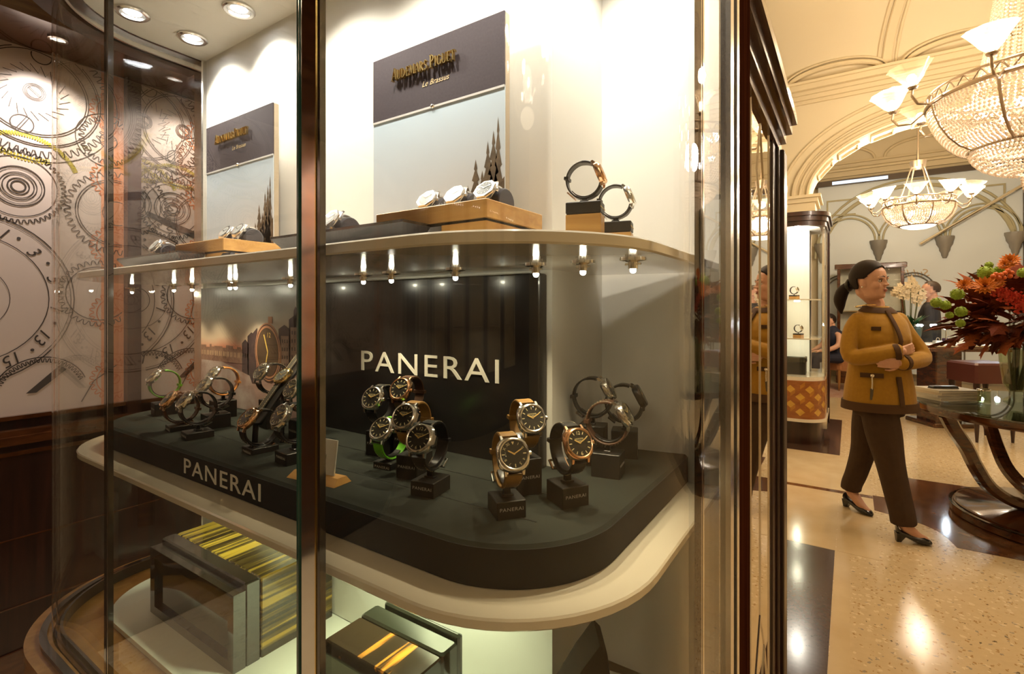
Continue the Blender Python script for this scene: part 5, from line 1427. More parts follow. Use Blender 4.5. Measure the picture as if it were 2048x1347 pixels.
for px, py, s in ((1928, 570, 1.0), (1970, 572, 1.5), (1990, 565, 1.2), (2020, 522, 1.2), (2010, 530, .9)): bloom('dahlia', px, py, 3.18, s * .95)
for px, py, s in ((1995, 580, 1.0), (2010, 588, 1.2), (2030, 593, 1.0), (2045, 612, 1.2), (2022, 600, .8)): bloom('celosia', px, py, 3.16, s * .9)
for i, (px, py) in enumerate(((1986, 552), (1992, 548), (1998, 555), (2002, 549), (2010, 546), (2016, 541), (2023, 545), (2020, 552), (2008, 555))):
    w = at_t(px, py, 3.14) - Vector(bq.location)
    MB().sphere(tuple(w), .014, 10, 8).build('berry', M_['berry'], bq, 60)

# things on the table
t0 = at_z(1890, 800, .761)
books = (('white', (.62, .60, .54), .30, .23, .020), ('pale grey', (.50, .49, .45), .30, .23, .018), ('beige', (.58, .50, .38), .29, .22, .018), ('cream', (.66, .60, .48), .29, .22, .016))
z = .761
for k, (cn, c, w, d_, h) in enumerate(books):
    b = thing('magazine', '%s magazine, %s in the stack on the round table' % (cn, ('lowest', 'second from the bottom', 'third from the bottom', 'topmost')[k]), 'magazine', (t0.x + .02, t0.y + .10, z), (0, 0, radians(33.7 + (3, -2, 5, 0)[k])), group='magazines stacked on the round table')
    MB().bbox(-w / 2, w / 2, -d_ / 2, d_ / 2, 0, .002).bbox(-w / 2, w / 2, -d_ / 2, d_ / 2, h - .002, h).bbox(-w / 2, -w / 2 + .002, -d_ / 2, d_ / 2, .002, h - .002).build('cover', mat('cover_' + cn.replace(' ', '_'), c, .3, coat=.3), b)
    MB().bbox(-w / 2 + .002, w / 2 - .004, -d_ / 2 + .003, d_ / 2 - .003, .002, h - .002).build('pages', mat('pages', (.62, .58, .50), .7), b)
    z += h + .0003
b = thing('black_case', 'slim black pen case lying on the magazine stack', 'case', (t0.x + .0, t0.y + .08, z), (0, 0, radians(33)))
MB().cbox(-.09, .09, -.025, .025, .0002, .018, .005).build('lid', M_['black'], b); MB().cbox(-.092, .092, -.026, .026, .0, .008, .003).build('body', M_['lacquer'], b)
w = at_z(1968, 806, .761)
b = thing('glass_jar', 'small clear glass jar with chrome collar beside the magazines', 'jar', w)
MB().lathe([(0, 0), (.034, 0), (.036, .004), (.034, .085), (.030, .085), (.031, .008), (0, .008)], 20).build('jar_body', M_['vase_glass'], b, 40)
MB().lathe([(.036, .084), (.038, .086), (.038, .096), (.030, .098), (.030, .085)], 20).build('collar', M_['chrome'], b, 40)

# ================================================================== SECOND SHOWCASE
c2 = thing('display_case', 'tall far showcase with marquetry base and curved glass beside the arch', 'showcase', (-.074, 5.638, 0))
o2 = outline(0, 1.25, 1.28)
M_['maple'] = wood('maple_tile', (.62, .36, .06), (.52, .28, .04), (10, 10, 30), .3, .4)
M_['cherry'] = wood('cherry_tile', (.34, .12, .025), (.26, .085, .018), (10, 10, 30), .3, .4)
M_['teak'] = wood('teak_tile', (.46, .20, .03), (.38, .155, .022), (10, 10, 30), .3, .4)
quads(outline(.034, 1.25, 1.28, 20), -.003, .003, .70, 2.27).build('glass_pane', M_['glass'], c2, 40)
MB().prism(outline(.03, 1.25, 1.28), .66, .70).build('case_floor', M_['corian'], c2)
quads(outline(.04, 1.25, 1.28, 20), -.05, .0, .27, .66).build('marquetry_base', M_['cherry'], c2, 40)
quads(outline(.055, 1.25, 1.28, 20), -.04, .0, .24, .27).build('base_moulding', M_['corian'], c2, 40)
quads(outline(.0, 1.25, 1.28, 20), -.04, .0, .0, .24).build('plinth', M_['mahog'], c2, 40)
for z in (1.093, 1.50): MB().prism(o2, z - .012, z).build('shelf', M_['corian'], c2)
MB().bbox(-1.47, -.30, .90, 1.25, .70, 2.27).build('back_panel', M_['wall_white'], c2)
MB().prism(outline(.03, 1.25, 1.28), 2.27, 2.30).build('ceiling_panel', M_['case_ceiling'], c2)
for e, z0, z1 in ((.05, 2.25, 2.30), (.065, 2.30, 2.35), (.085, 2.35, 2.39)): quads(outline(e, 1.25, 1.30, 20), -.06, .0, z0, z1).build('cornice', M_['mahog'], c2, 40)
for y0, y1, e, m in ((.80, .84, .012, 'steel'), (.84, .90, .016, 'mahog'), (1.18, 1.30, .024, 'mahog')): MB().bbox(FX1 + .0, FX1 + .034 + e, y0, y1, .10, 2.30).build('upright', M_[m], c2)
MB().bbox(FX1 + .01, FX1 + .034, .90, 1.18, .2, 2.25).build('mirror_panel', M_['mirror'], c2)
# tumbling-block marquetry: rhombus tiles
path2 = outline(.0405, 1.25, 1.28, 20)
cum = [0]
for i in range(1, len(path2)): cum.append(cum[-1] + sqrt((path2[i][0] - path2[i - 1][0]) ** 2 + (path2[i][1] - path2[i - 1][1]) ** 2))
def along(s_):
    s_ = max(0, min(s_, cum[-1] - 1e-6)); i = next(k for k in range(1, len(cum)) if cum[k] >= s_)
    u = (s_ - cum[i - 1]) / max(cum[i] - cum[i - 1], 1e-9); p, q = path2[i - 1], path2[i]
    dx, dy = q[0] - p[0], q[1] - p[1]; L = sqrt(dx * dx + dy * dy)
    return lerp(p[0], q[0], u), lerp(p[1], q[1], u), dy / L, -dx / L
S0 = cum[-1] - 1.25; tw, tz = .088, .052
for col in range(20):
    for row in range(-1, 4):
        s_, z_ = S0 + col * tw, .30 + row * 3 * tz + (1.5 * tz if col % 2 else 0) 
        for kind_, pts in (('maple', [(0, 0), (tw, tz), (0, 2 * tz), (-tw, tz)]), ('cherry', [(-tw, tz), (0, 0), (0, -tz), (-tw, 0)]), ('teak', [(0, 0), (tw, tz), (tw, 0), (0, -tz)])):
            P = [(max(0, s_ + a * .5), z_ + b * .5 * 1.5) for a, b in pts]
            if min(p[1] for p in P) < .272 or max(p[1] for p in P) > .658 or max(p[0] for p in P) > cum[-1] - .32: continue
            vs = []
            for d_ in (0, .0016):
                for a, b in P:
                    x, y, nx, ny = along(a); vs.append((x + nx * d_, y + ny * d_, b))
            MB().add(vs, [(3, 2, 1, 0), (4, 5, 6, 7), (0, 1, 5, 4), (1, 2, 6, 5), (2, 3, 7, 6), (3, 0, 4, 7)]).build('marquetry_tile', M_[kind_], c2)
for z, e in ((2.26, 12), (1.485, 2.5), (1.08, 2.5)):
    ld = bpy.data.lights.new('case_lamp', 'POINT'); ld.energy = e; ld.color = CASE_WHITE if z > 2 else (1, .97, .72); ld.shadow_soft_size = .03
    lo = bpy.data.objects.new('case_light', ld); COL.objects.link(lo); lo.parent = c2; lo.location = (-.40, .62, z - .03)
    MB().lathe([(0, 0), (.03, 0), (.03, -.008), (0, -.01)], 14, Tr(-.40, .62, z)).build('lamp', emit_mat('far_case_lamp', (1, .96, .86), 12), c2)
def small_stand(x, y, z, lab, wl):
    Mx = Tr(x, y, z + .11) @ Rz(radians(70)) @ Rx(radians(-20))
    watch(wl, Mx, strap='blackleather', stitch=False, scale=1.3, grp='watches in the far showcase', buckle=False, lume_text=False)
    watch_stand(lab, Mx, z, .07, .08, 'AUDEMARS PIGUET', scale=1.3, yaw=radians(70), neck=.008, cap=.012, grp='oak stands in the far showcase')
small_stand(-.46, 6.16, 1.50, 'oak stand on the upper shelf of the far showcase', 'black strapped watch on the upper shelf of the far showcase')
small_stand(-.42, 6.14, 1.093, 'oak stand on the lower shelf of the far showcase', 'black strapped watch on the lower shelf of the far showcase')
b = thing('watch_box', 'black box standing on the floor of the far showcase', 'box', (-.49, 6.26, .70))
MB().cbox(-.16, .10, -.08, .10, .0004, .13, .006).build('box_body', M_['black'], b); MB().cbox(-.165, .105, -.085, .105, .13, .19, .01).build('box_lid', M_['lacquer_green'], b)

# ================================================================== FAR BAY
dt = thing('display_table', 'dark wood display table with glass case and small bright lamps', 'table', (1.03, 8.10, 0), (0, 0, radians(31)))
MB().cbox(-.48, .48, -.30, .30, .90, .955, .02).build('table_top', M_['walnut'], dt)
MB().bbox(-.465, .465, -.285, .285, .956, .968).build('metal_band', M_['steel'], dt)
quads([(-.25, -.28), (.46, -.28), (.46, .28), (-.25, .28), (-.25, -.28)], -.002, .002, .968, 1.25).build('glass_cover', M_['glass'], dt)
MB().bbox(-.46, .46, -.28, .28, .968, .975).build('white_pad', mat('white_pad', (.75, .74, .70), .6), dt)
MB().cbox(-.30, .0, -.16, .16, .05, .90, .01).build('pedestal', M_['walnut'], dt)
MB().cbox(-.38, .1, -.24, .24, .0005, .05, .01).build('foot', M_['walnut'], dt)
r_ = random.Random(9)
for k in range(7):
    x, y = -.19 + .095 * k, r_.uniform(-.15, .1)
    j = thing('jewel_case', 'small %s jewel stand %s on the far display table' % (('white', 'plum', 'cream', 'white', 'grey', 'plum', 'pale blue')[k], ('first', 'second', 'third', 'fourth', 'fifth', 'sixth', 'last')[k]), 'jewel stand', dt.matrix_basis @ Vector((x, y, .9755)), (0, 0, radians(31)), group='jewel stands on the far display table')
    c = ((.7, .7, .68), (.05, .02, .04), (.6, .55, .45), (.7, .72, .75), (.3, .3, .33), (.06, .02, .05), (.55, .65, .75))[k]
    mm = mat('jewel_' + str(k), c, .4)
    MB().cbox(-.04, .04, -.03, .03, .0, .04 + .03 * (k % 3), .004).build('block', mm, j)
    MB().tube([(.02 * cos(a), -.005, .055 + .03 * (k % 3) + .02 * sin(a)) for a in [2 * pi * i / 12 for i in range(12)]], .004, 5, True).build('ring', M_['steel_white'], j)
M_['blue_lamp'] = emit_mat('cold_spot_lamp', (.72, .86, 1), 60)
for k, (x, e) in enumerate(((-.22, 1), (.18, .6), (.36, .8))):
    j = thing('table_lamp', ('bright star-like spot at the left of the far glass case', 'small cold spot in the middle of the far glass case', 'small cold spot at the right of the far glass case')[k], 'lamp', dt.matrix_basis @ Vector((x, -.20, .976)), group='cold spots in the far display table')
    MB().tube([(0, 0, 0), (0, 0, .18), (.0, .02, .20)], .005, 6).build('stem', M_['chrome'], j); MB().sphere((0, .02, .20), .022, 10, 8).build('bulb', M_['blue_lamp'], j, 60)
    ld = bpy.data.lights.new('jewel', 'POINT'); ld.energy = 2.0 * e; ld.color = (.8, .9, 1); ld.shadow_soft_size = .02
    lo = bpy.data.objects.new('jewel_light', ld); COL.objects.link(lo); lo.parent = j; lo.location = (0, -.02, .20)
bn = thing('side_stool', 'dark red upholstered stool on turned legs by the far display table', 'stool', (1.18, 7.35, 0), (0, 0, radians(31)))
M_['oxblood'] = mat('oxblood_leather', (.075, .015, .010), .4)
MB().cbox(-.22, .22, -.20, .20, .62, .83, .02).build('seat', M_['oxblood'], bn)
for sx in (-1, 1):
    for sy in (-1, 1): MB().lathe([(.012, 0), (.018, .1), (.026, .3), (.020, .50), (.03, .58), (.03, .63)], 10, Tr(sx * .18, sy * .16, 0)).build('leg', M_['mahog'], bn, 40)
oc = thing('orchid_pot', 'white orchid sprays in a dark green planter on the far display table', 'plant', dt.matrix_basis @ Vector((-.41, .12, .976)))
MB().lathe([(0, 0), (.09, 0), (.12, .10), (.13, .20), (.12, .20), (.10, .16), (0, .16)], 20).build('planter', mat('green_planter', (.02, .035, .02), .3), oc, 40)
M_['orchid'] = mat('ivory_orchid', (.78, .66, .46), .6)
lf = leaf_mesh('orchid_leaf', mat('orchid_leaf_green', (.02, .06, .015), .4))
for i in range(8):
    a = 2 * pi * i / 8; o = part('leaf', lf, oc); o.matrix_local = Tr(0, 0, .18) @ Rz(a) @ Ry(radians(-50)) @ Sc(.26, .16, .26)
fm = MB()
for i in range(5):
    a = 2 * pi * i / 5; fm.add([(0, 0, 0), (.022, .014, .004), (.04, 0, .006), (.022, -.014, .004)], [(0, 1, 2, 3)], Rz(a))
fm.sphere((0, 0, .006), .007, 6, 5)
fm = fm.mesh('orchid_flower', M_['orchid'])
for i in range(7):
    a = 2 * pi * i / 7 + .3; c, s = cos(a), sin(a); H = r_.uniform(.62, .78)
    P = [(.04 * c, .04 * s, .16), (.08 * c, .08 * s, H * .7), (.10 * c, .10 * s, H), (.16 * c, .16 * s, H - .05)]
    MB().tube(P, .005, 5).build('flower_stem', M_['stem'], oc)
    for k in range(11):
        f = .45 + .55 * k / 10; q = f * 3; j = min(int(q), 2); u = q - j
        p = Vector(P[j]).lerp(Vector(P[j + 1]), u) + Vector((r_.uniform(-.03, .03), r_.uniform(-.03, .03), r_.uniform(-.03, .03)))
        o = part('flower', fm, oc); o.matrix_local = Tr(p) @ Vector((r_.uniform(-.5, .5), -1, r_.uniform(-.2, .4))).to_track_quat('Z', 'Y').to_matrix().to_4x4() @ Sc(r_.uniform(.85, 1.2))
# far cabinet
cb = thing('curio_cabinet', 'far wooden curio cabinet with glass doors behind the woman', 'cabinet', (.30, 11.6, 0))
for x in (-.50, -.02, .46): MB().cbox(x, x + .05, -.2, -.15, .05, 2.15, .006).build('stile', M_['walnut'], cb)
MB().cbox(-.54, .55, -.22, .18, 2.15, 2.24, .01).build('cornice', M_['walnut'], cb); MB().cbox(-.52, .53, -.2, .16, .0005, .45, .01).build('base', M_['walnut'], cb)
MB().bbox(-.48, .49, .13, .15, .45, 2.15).build('back', mat('cabinet_pale_back', (.6, .58, .5), .5), cb)  # even pale back panel
for z in (.9, 1.35, 1.8): MB().bbox(-.48, .49, -.15, .13, z, z + .015).build('shelf', M_['chrome'], cb)
for x in (-.45, .03): MB().bbox(x, x + .43, -.178, -.172, .46, 2.14).build('glass_door', M_['glass'], cb)
rg = struct(MB().cbox(-.95, .55, 9.5, 11.2, 0, .008, .004).build('rug', M_['rug'])); del rg['kind']; tag(rg, 'faded rose patterned rug under the armchair in the far bay', 'rug')
# armchair
ac = thing('armchair', 'tan upholstered tub armchair with wooden legs in the far bay', 'armchair', (-.02, 10.55, .0085), (0, 0, radians(200)))
M_['tanup'] = mat('tan_upholstery', (.40, .17, .06), .6, noise=(.34, .14, .05), nscale=60)
MB().cbox(-.26, .26, -.26, .26, .36, .47, .04).build('seat', M_['tanup'], ac)
bk = [(.30 * cos(a), .28 * sin(a)) for a in [radians(-10 + 200 * i / 20) for i in range(21)]]
mb = MB(); n = len(bk)
vs = []
for k, (x, y) in enumerate(bk):
    h = .62 + .26 * sin(pi * k / (n - 1))
    for e in (.0, .045): vs += [(x * (1 + e * 3), y * (1 + e * 3), .34), (x * (1.05 + e * 3), y * (1.05 + e * 3), h)]
fs = []
for k in range(n - 1):
    a, b = 4 * k, 4 * k + 4; fs += [(a, b, b + 1, a + 1), (a + 2, a + 3, b + 3, b + 2), (a + 1, b + 1, b + 3, a + 3), (a, a + 2, b + 2, b)]
fs += [(0, 1, 3, 2), (4 * n - 4, 4 * n - 2, 4 * n - 1, 4 * n - 3)]
mb.add(vs, fs).build('backrest', M_['tanup'], ac, 50)
MB().tube([(x * 1.12, y * 1.12, .63 + .26 * sin(pi * k / (n - 1))) for k, (x, y) in enumerate(bk)], .022, 8).build('back_rail', M_['honey'], ac, 60)
for sx in (-1, 1):
    for sy in (-1, 1): MB().lathe([(.012, 0), (.020, .15), (.026, .30), (.026, .37)], 8, Tr(sx * .22, sy * .22, 0)).build('leg', M_['honey'], ac, 40)
# ================================================================== PEOPLE
def fuse(mb, name, m, parent, voxel=.006, smooth_iter=4, M=None):
    """one continuous skin over overlapping closed shapes"""
    me = mb.mesh(name, m)
    ob = bpy.data.objects.new(name, me); COL.objects.link(ob)
    r = ob.modifiers.new('r', 'REMESH'); r.mode = 'VOXEL'; r.voxel_size = voxel; r.use_smooth_shade = True
    s = ob.modifiers.new('s', 'SMOOTH'); s.iterations = smooth_iter; s.factor = .5
    bpy.context.view_layer.update()
    me2 = bpy.data.meshes.new_from_object(ob.evaluated_get(bpy.context.evaluated_depsgraph_get()))
    bpy.data.objects.remove(ob)
    me2.materials.clear(); me2.materials.append(m); me2.name = name
    me2.polygons.foreach_set('material_index', [0] * len(me2.polygons))
    me2.shade_smooth()
    o = bpy.data.objects.new(name, me2); COL.objects.link(o); o.parent = parent
    if M is not None: o.matrix_local = M
    return o
def smooth_path(P, k=4):
    """Catmull-Rom through points (any dimension)"""
    Q = []
    for i in range(len(P) - 1):
        p0, p1, p2, p3 = P[max(i - 1, 0)], P[i], P[i + 1], P[min(i + 2, len(P) - 1)]
        for q in range(k):
            u = q / k
            Q.append(tuple(.5 * (2 * p1[j] + (p2[j] - p0[j]) * u + (2 * p0[j] - 5 * p1[j] + 4 * p2[j] - p3[j]) * u * u + (3 * p1[j] - p0[j] - 3 * p2[j] + p3[j]) * u ** 3) for j in range(len(p1))))
    Q.append(tuple(P[-1]))
    return Q
def limb(mb, pts, n=12, k=4, M=None, ends=2):
    """pts (x,y,z,r) -> tapering rounded tube"""
    Q = smooth_path(pts, k)
    mb.tube([q[:3] for q in Q], [max(q[3], .002) for q in Q], n, M=M)
    for q in (Q[0], Q[-1])[:ends]: mb.sphere(q[:3], q[3], 10, 6, M)
    return mb
SKIN = mat('skin_fair', (.62, .36, .255), .5, noise=(.59, .32, .22), nscale=20)
LIP = mat('lip', (.36, .10, .07), .5)
M_['hair'] = mat('dark_brown_hair', (.012, .006, .004), .6, spec=.25)
def head_rings():
    T = [(0, .060, .018, .020), (.008, .078, .006, .034), (.020, .087, -.010, .044), (.036, .088, -.030, .051), (.052, .089, -.045, .055), (.068, .088, -.062, .060), (.085, .085, -.078, .064), (.104, .082, -.090, .068), (.122, .087, -.097, .071), (.145, .087, -.101, .073), (.168, .080, -.100, .071), (.190, .064, -.092, .064), (.208, .040, -.074, .050), (.220, .012, -.045, .028), (.224, -.010, -.022, .008)]
    R = []
    for z, f, b, w in T:
        cx, a = (f + b) / 2, (f - b) / 2
        R.append([(cx + a * (abs(cos(t)) ** .85) * (1 if cos(t) > 0 else -1), w * (abs(sin(t)) ** .9) * (1 if sin(t) > 0 else -1), z) for t in [2 * pi * i / 24 for i in range(24)]])
    return R
def head_shape(mb, M, female=True):
    mb.loft(head_rings(), M=M)
    mb.loft([[(.080, -.010, .128), (.086, .0, .130), (.080, .010, .128)], [(.086, -.008, .112), (.097, 0, .112), (.086, .008, .112)], [(.086, -.011, .098), (.106, 0, .095), (.086, .011, .098)], [(.086, -.014, .090), (.111, 0, .086), (.086, .014, .090)], [(.080, -.010, .080), (.094, 0, .078), (.080, .010, .080)]], M=M)
    mb.sphere((.100, 0, .088), (.012, .009, .009), 10, 6, M)
    for s in (-1, 1):
        mb.sphere((.094, s * .011, .085), (.010, .007, .006), 8, 6, M)
        mb.sphere((.052, s * .040, .082), (.030, .022, .026), 12, 8, M)      # cheek
        mb.sphere((.080, s * .030, .127), (.012, .024, .007), 10, 6, M)      # brow
        mb.sphere((-.006, s * .071, .098), (.018, .007, .030), 10, 8, M)     # ear
        mb.sphere((.004, s * .070, .078), (.010, .006, .012), 8, 6, M)
    mb.sphere((.084, 0, .060), (.014, .022, .006), 12, 6, M)                 # lips and chin
    mb.sphere((.083, 0, .048), (.014, .019, .007), 12, 6, M)
    mb.sphere((.074, 0, .020), (.018, .020, .016), 10, 8, M)
    mb.sphere((.02, 0, .03), (.05, .045, .035), 12, 8, M)
def hand_shape(mb, wrist, direc, palm_n, size=1.0, curl=.5, thumb=1, M=None):
    """palm and five fingers; direc along the hand, palm_n out of the palm, thumb side +1/-1"""
    d = Vector(direc).normalized(); n = Vector(palm_n); n = (n - d * n.dot(d)).normalized(); s = d.cross(n) * thumb
    w = Vector(wrist); S = size
    def P(a, b, c): return tuple(w + d * a * S + s * b * S + n * c * S)
    mb.loft([[P(.0, -.022, -.012), P(.0, .022, -.012), P(.0, .022, .012), P(.0, -.022, .012)], [P(.03, -.034, -.013), P(.03, .036, -.013), P(.03, .036, .013), P(.03, -.034, .013)], [P(.085, -.038, -.010), P(.085, .038, -.010), P(.085, .038, .010), P(.085, -.038, .010)]], M=M)
    for k, (b, L) in enumerate(((.029, .068), (.010, .076), (-.010, .070), (-.029, .056))):
        c1 = curl * .5; c2 = curl * 1.3; c3 = curl * 2.0
        p0 = (.080, b, 0); L1, L2, L3 = L * .45, L * .32, L * .23
        p1 = (p0[0] + L1 * cos(c1), b, p0[2] + L1 * sin(c1)); p2 = (p1[0] + L2 * cos(c2), b, p1[2] + L2 * sin(c2)); p3 = (p2[0] + L3 * cos(c3), b, p2[2] + L3 * sin(c3))
        mb.tube([P(.06, b, 0), P(*p0), P(*p1), P(*p2), P(*p3)], [.010 * S, .0098 * S, .0092 * S, .0085 * S, .0068 * S], 8, M=M)
        mb.sphere(P(*p3), .0068 * S, 8, 6, M)
    mb.tube([P(.015, .025, .004), P(.042, .048, .012), P(.066, .056, .020), P(.088, .054, .026)], [.013 * S, .012 * S, .010 * S, .0075 * S], 8, M=M)
    mb.sphere(P(.088, .054, .026), .0075 * S, 8, 6, M)

# ---------------------------------------------------------------- woman in the mustard jacket
WX, WY, WYAW = .150, 4.02, radians(-55)
wo = thing('person', 'woman in mustard jacket and brown trousers walking past with folded arms', 'person', (WX, WY, 0), (0, 0, WYAW))
Wi = (Tr(WX, WY, 0) @ Rz(WYAW)).inverted()
def wl(x, y, z, r=None):
    p = Wi @ Vector((x, y, z)); return (p.x, p.y, p.z) if r is None else (p.x, p.y, p.z, r)
TOR = [(.765, .168, .212, .012), (.82, .166, .208, .012), (.90, .155, .200, .010), (1.00, .138, .185, .008), (1.07, .132, .178, .012), (1.14, .132, .172, .018), (1.21, .136, .174, .022), (1.27, .126, .170, .016), (1.32, .108, .164, .006), (1.350, .094, .146, -.004), (1.382, .078, .108, -.012), (1.405, .066, .076, -.014), (1.425, .060, .062, -.014)]
def torso_at(z):
    for i in range(len(TOR) - 1):
        if TOR[i][0] <= z <= TOR[i + 1][0]:
            u = (z - TOR[i][0]) / (TOR[i + 1][0] - TOR[i][0]); return [lerp(TOR[i][k], TOR[i + 1][k], u) for k in range(4)]
    return list(TOR[0] if z < TOR[0][0] else TOR[-1])
def tsurf(z, phi, e=0.):
    _, a, b, cx = torso_at(z); return (cx + (a + e) * cos(phi), (b + e) * sin(phi), z)
def tor_ring(z, e=0., n=32): return [tsurf(z, 2 * pi * i / n, e) for i in range(n)]
JACKET = mat('mustard_wool', (.38, .200, .012), .9, sheen=.2, noise=(.34, .172, .010), nscale=60, bump=.25)
TRIM = mat('brown_trim', (.075, .036, .014), .9)
TROUS = mat('brown_trousers', (.052, .026, .011), .85, noise=(.042, .020, .008), nscale=30)
mb = MB()
mb.loft([tor_ring(z) for z in (.765, .80, .85, .90, .95, 1.0, 1.05, 1.1, 1.15, 1.2, 1.25, 1.3, 1.33, 1.35, 1.37, 1.385, 1.40, 1.415)])
mb.sphere((.075, .070, 1.205), (.070, .075, .070), 14, 10); mb.sphere((.075, -.070, 1.205), (.070, .075, .070), 14, 10)
RS = tsurf(1.325, -pi / 2, -.030); LS = tsurf(1.325, pi / 2, -.030)
RE, RW = (.050, -.215, 1.100), (.200, -.005, 1.140)          # right elbow, right wrist (over)
LE, LW = (.085, .222, 1.100), (.200, -.010, 1.070)          # left elbow, left wrist (under)
limb(mb, [(*RS, .052), (.004, -.178, 1.24, .050), (*RE, .049), (.135, -.135, 1.110, .052), (RW[0] - .02, RW[1] - .02, RW[2], .047)])
limb(mb, [(*LS, .052), (.012, .178, 1.24, .050), (*LE, .049), (.145, .125, 1.080, .052), (LW[0] - .008, LW[1] + .02, LW[2], .046)])
fuse(mb, 'jacket', JACKET, wo, .006, 5)
# trims
mb = MB()
for z0, z1 in ((.758, .812),):
    mb.loft([tor_ring(z0, .004), tor_ring(z0, .010), tor_ring((z0 + z1) / 2, .010), tor_ring(z1, .009), tor_ring(z1, .002)], cap=False)
mb.build('hem_trim', TRIM, wo, 60)
pl = [tsurf(z, .06, .008) for z in (.80, .86, .92, .98)] 
MB().ribbon([Vector(p) for p in pl], .030, .008, (0, 1, 0)).build('front_trim', TRIM, wo, 60)
pl = [Vector(tsurf(z, .03, .010)) + Vector((.018 * max(0, 1 - abs(z - 1.205) / .08), 0, 0)) for z in (1.17, 1.20, 1.23, 1.27, 1.31, 1.35, 1.385)]
MB().ribbon(pl, .026, .008, (0, 1, 0)).build('front_trim', TRIM, wo, 60)
def collar_ring(z, e): return [tsurf(z + .012 * (1 - cos(2 * pi * i / 32)) - .012, 2 * pi * i / 32, e) for i in range(32)]
MB().loft([collar_ring(1.382, .000), collar_ring(1.382, .006), collar_ring(1.396, .008), collar_ring(1.414, .008), collar_ring(1.418, -.004)], cap=False).build('collar_trim', TRIM, wo, 60)
for z, ph, w in ((1.275, -.62, .05), (.985, -.72, .12)):
    p = Vector(tsurf(z, ph, .006)); q = Vector(tsurf(z, ph + .05, .006)); u = (q - p).normalized()
    a_ = math.atan2(u.y, u.x)
    MB().box((0, 0, 0), (w, .010, .024 if w < .1 else .028), Tr(p) @ Rz(a_)).build('pocket_flap', TRIM, wo)
p = Vector(tsurf(.985, -.70, .016))
br = MB().sphere((0, 0, 0), (.013, .013, .013), 10, 8, Tr(p)); br.tube([p + Vector((0, -.002, -.012)), p + Vector((.004, -.004, -.05)), p + Vector((.002, -.004, -.085))], .004, 6)
br.build('key_ring', M_['steel'], wo, 60)
MB().tube([p + Vector((.002, -.004, -.08)), p + Vector((.002, -.005, -.15))], .007, 6, flat=(1.6, .5)).build('key_tag', mat('dark_key_tag', (.09, .07, .04), .5), wo)
for W_, E_, r in ((RW, (.135, -.135, 1.110), .050), (LW, (.145, .125, 1.080), .049)):
    u = (Vector(W_) - Vector(E_)).normalized(); c = Vector(W_) - u * .012
    MB().tube([c - u * .028, c - u * .014, c, c + u * .004], [r, r, r * .98, r * .8], 16).build('cuff_trim', TRIM, wo, 60)
# trousers
HIPN, HIPF = wl(.145, 3.955, .80), wl(.120, 4.085, .80)
mb = MB()
mb.loft([[(.004 + .118 * cos(t), .150 * sin(t), z) for t in [2 * pi * i / 20 for i in range(20)]] for z in (.72, .80, .88, .96)])
limb(mb, [(*HIPN, .100), (*wl(.175, 3.925, .62), .098), (*wl(.208, 3.895, .44), .078), (*wl(.243, 3.868, .26), .070), (*wl(.262, 3.845, .165), .068), (*wl(.270, 3.842, .105), .068)], 16, ends=1)
limb(mb, [(*HIPF, .098), (*wl(.100, 4.13, .62), .094), (*wl(.075, 4.17, .44), .074), (*wl(.038, 4.225, .27), .066), (*wl(.012, 4.262, .18), .063), (*wl(.006, 4.270, .135), .063)], 16, ends=1)
fuse(mb, 'trousers', TROUS, wo, .007, 6)
# head placement
HM = Wi @ Tr(.098, 3.985, 1.462) @ Rz(radians(-26)) @ Ry(radians(3)) @ Sc(1.04, 1.04, 1.06)
mb = MB()
head_shape(mb, HM)
nb = HM @ Vector((-.028, 0, .05))
limb(mb, [(nb.x, nb.y, nb.z, .048), (-.022, .0, 1.445, .046), (-.016, .0, 1.39, .050), (0, 0, 1.31, .060)])
limb(mb, [(-.01, 0, 1.28, .07), (0, 0, 1.2, .10), (0, 0, 1.0, .10), (0, 0, .85, .10)], 16)                           # body under the clothes
limb(mb, [(0, .08, 1.29, .04), (0, .13, 1.285, .034), (.012, .176, 1.22, .032), (*LE, .038), (.145, .125, 1.080, .034), (*LW, .026)])
limb(mb, [(0, -.08, 1.29, .04), (0, -.13, 1.285, .034), (.004, -.176, 1.22, .032), (*RE, .038), (.135, -.135, 1.110, .034), (*RW, .026)])
u = (Vector(RW) - Vector((.135, -.135, 1.110))).normalized()
hand_shape(mb, Vector(RW) - u * .005, u + Vector((-.55, .3, .10)), (-1, -.3, 0), .80, .45, -1)
u = (Vector(LW) - Vector((.145, .125, 1.080))).normalized()
hand_shape(mb, Vector(LW) - u * .005, u + Vector((-.45, 0, .05)), (-1, -.2, .1), .85, .35, 1)
for hp, path in ((HIPN, [(.175, 3.925, .62, .070), (.208, 3.895, .44, .050), (.243, 3.868, .26, .042), (.268, 3.842, .115, .034), (.292, 3.846, .080, .033), (.335, 3.853, .045, .026), (.372, 3.860, .030, .020)]),
                 (HIPF, [(.100, 4.13, .62, .068), (.075, 4.17, .44, .048), (.038, 4.225, .27, .040), (.008, 4.268, .135, .033), (.030, 4.250, .095, .033), (.070, 4.216, .050, .026), (.098, 4.195, .032, .020)])):
    limb(mb, [(*hp, .085)] + [(*wl(x, y, z), r) for x, y, z, r in path], 12)
fuse(mb, 'body', SKIN, wo, .0042, 2)
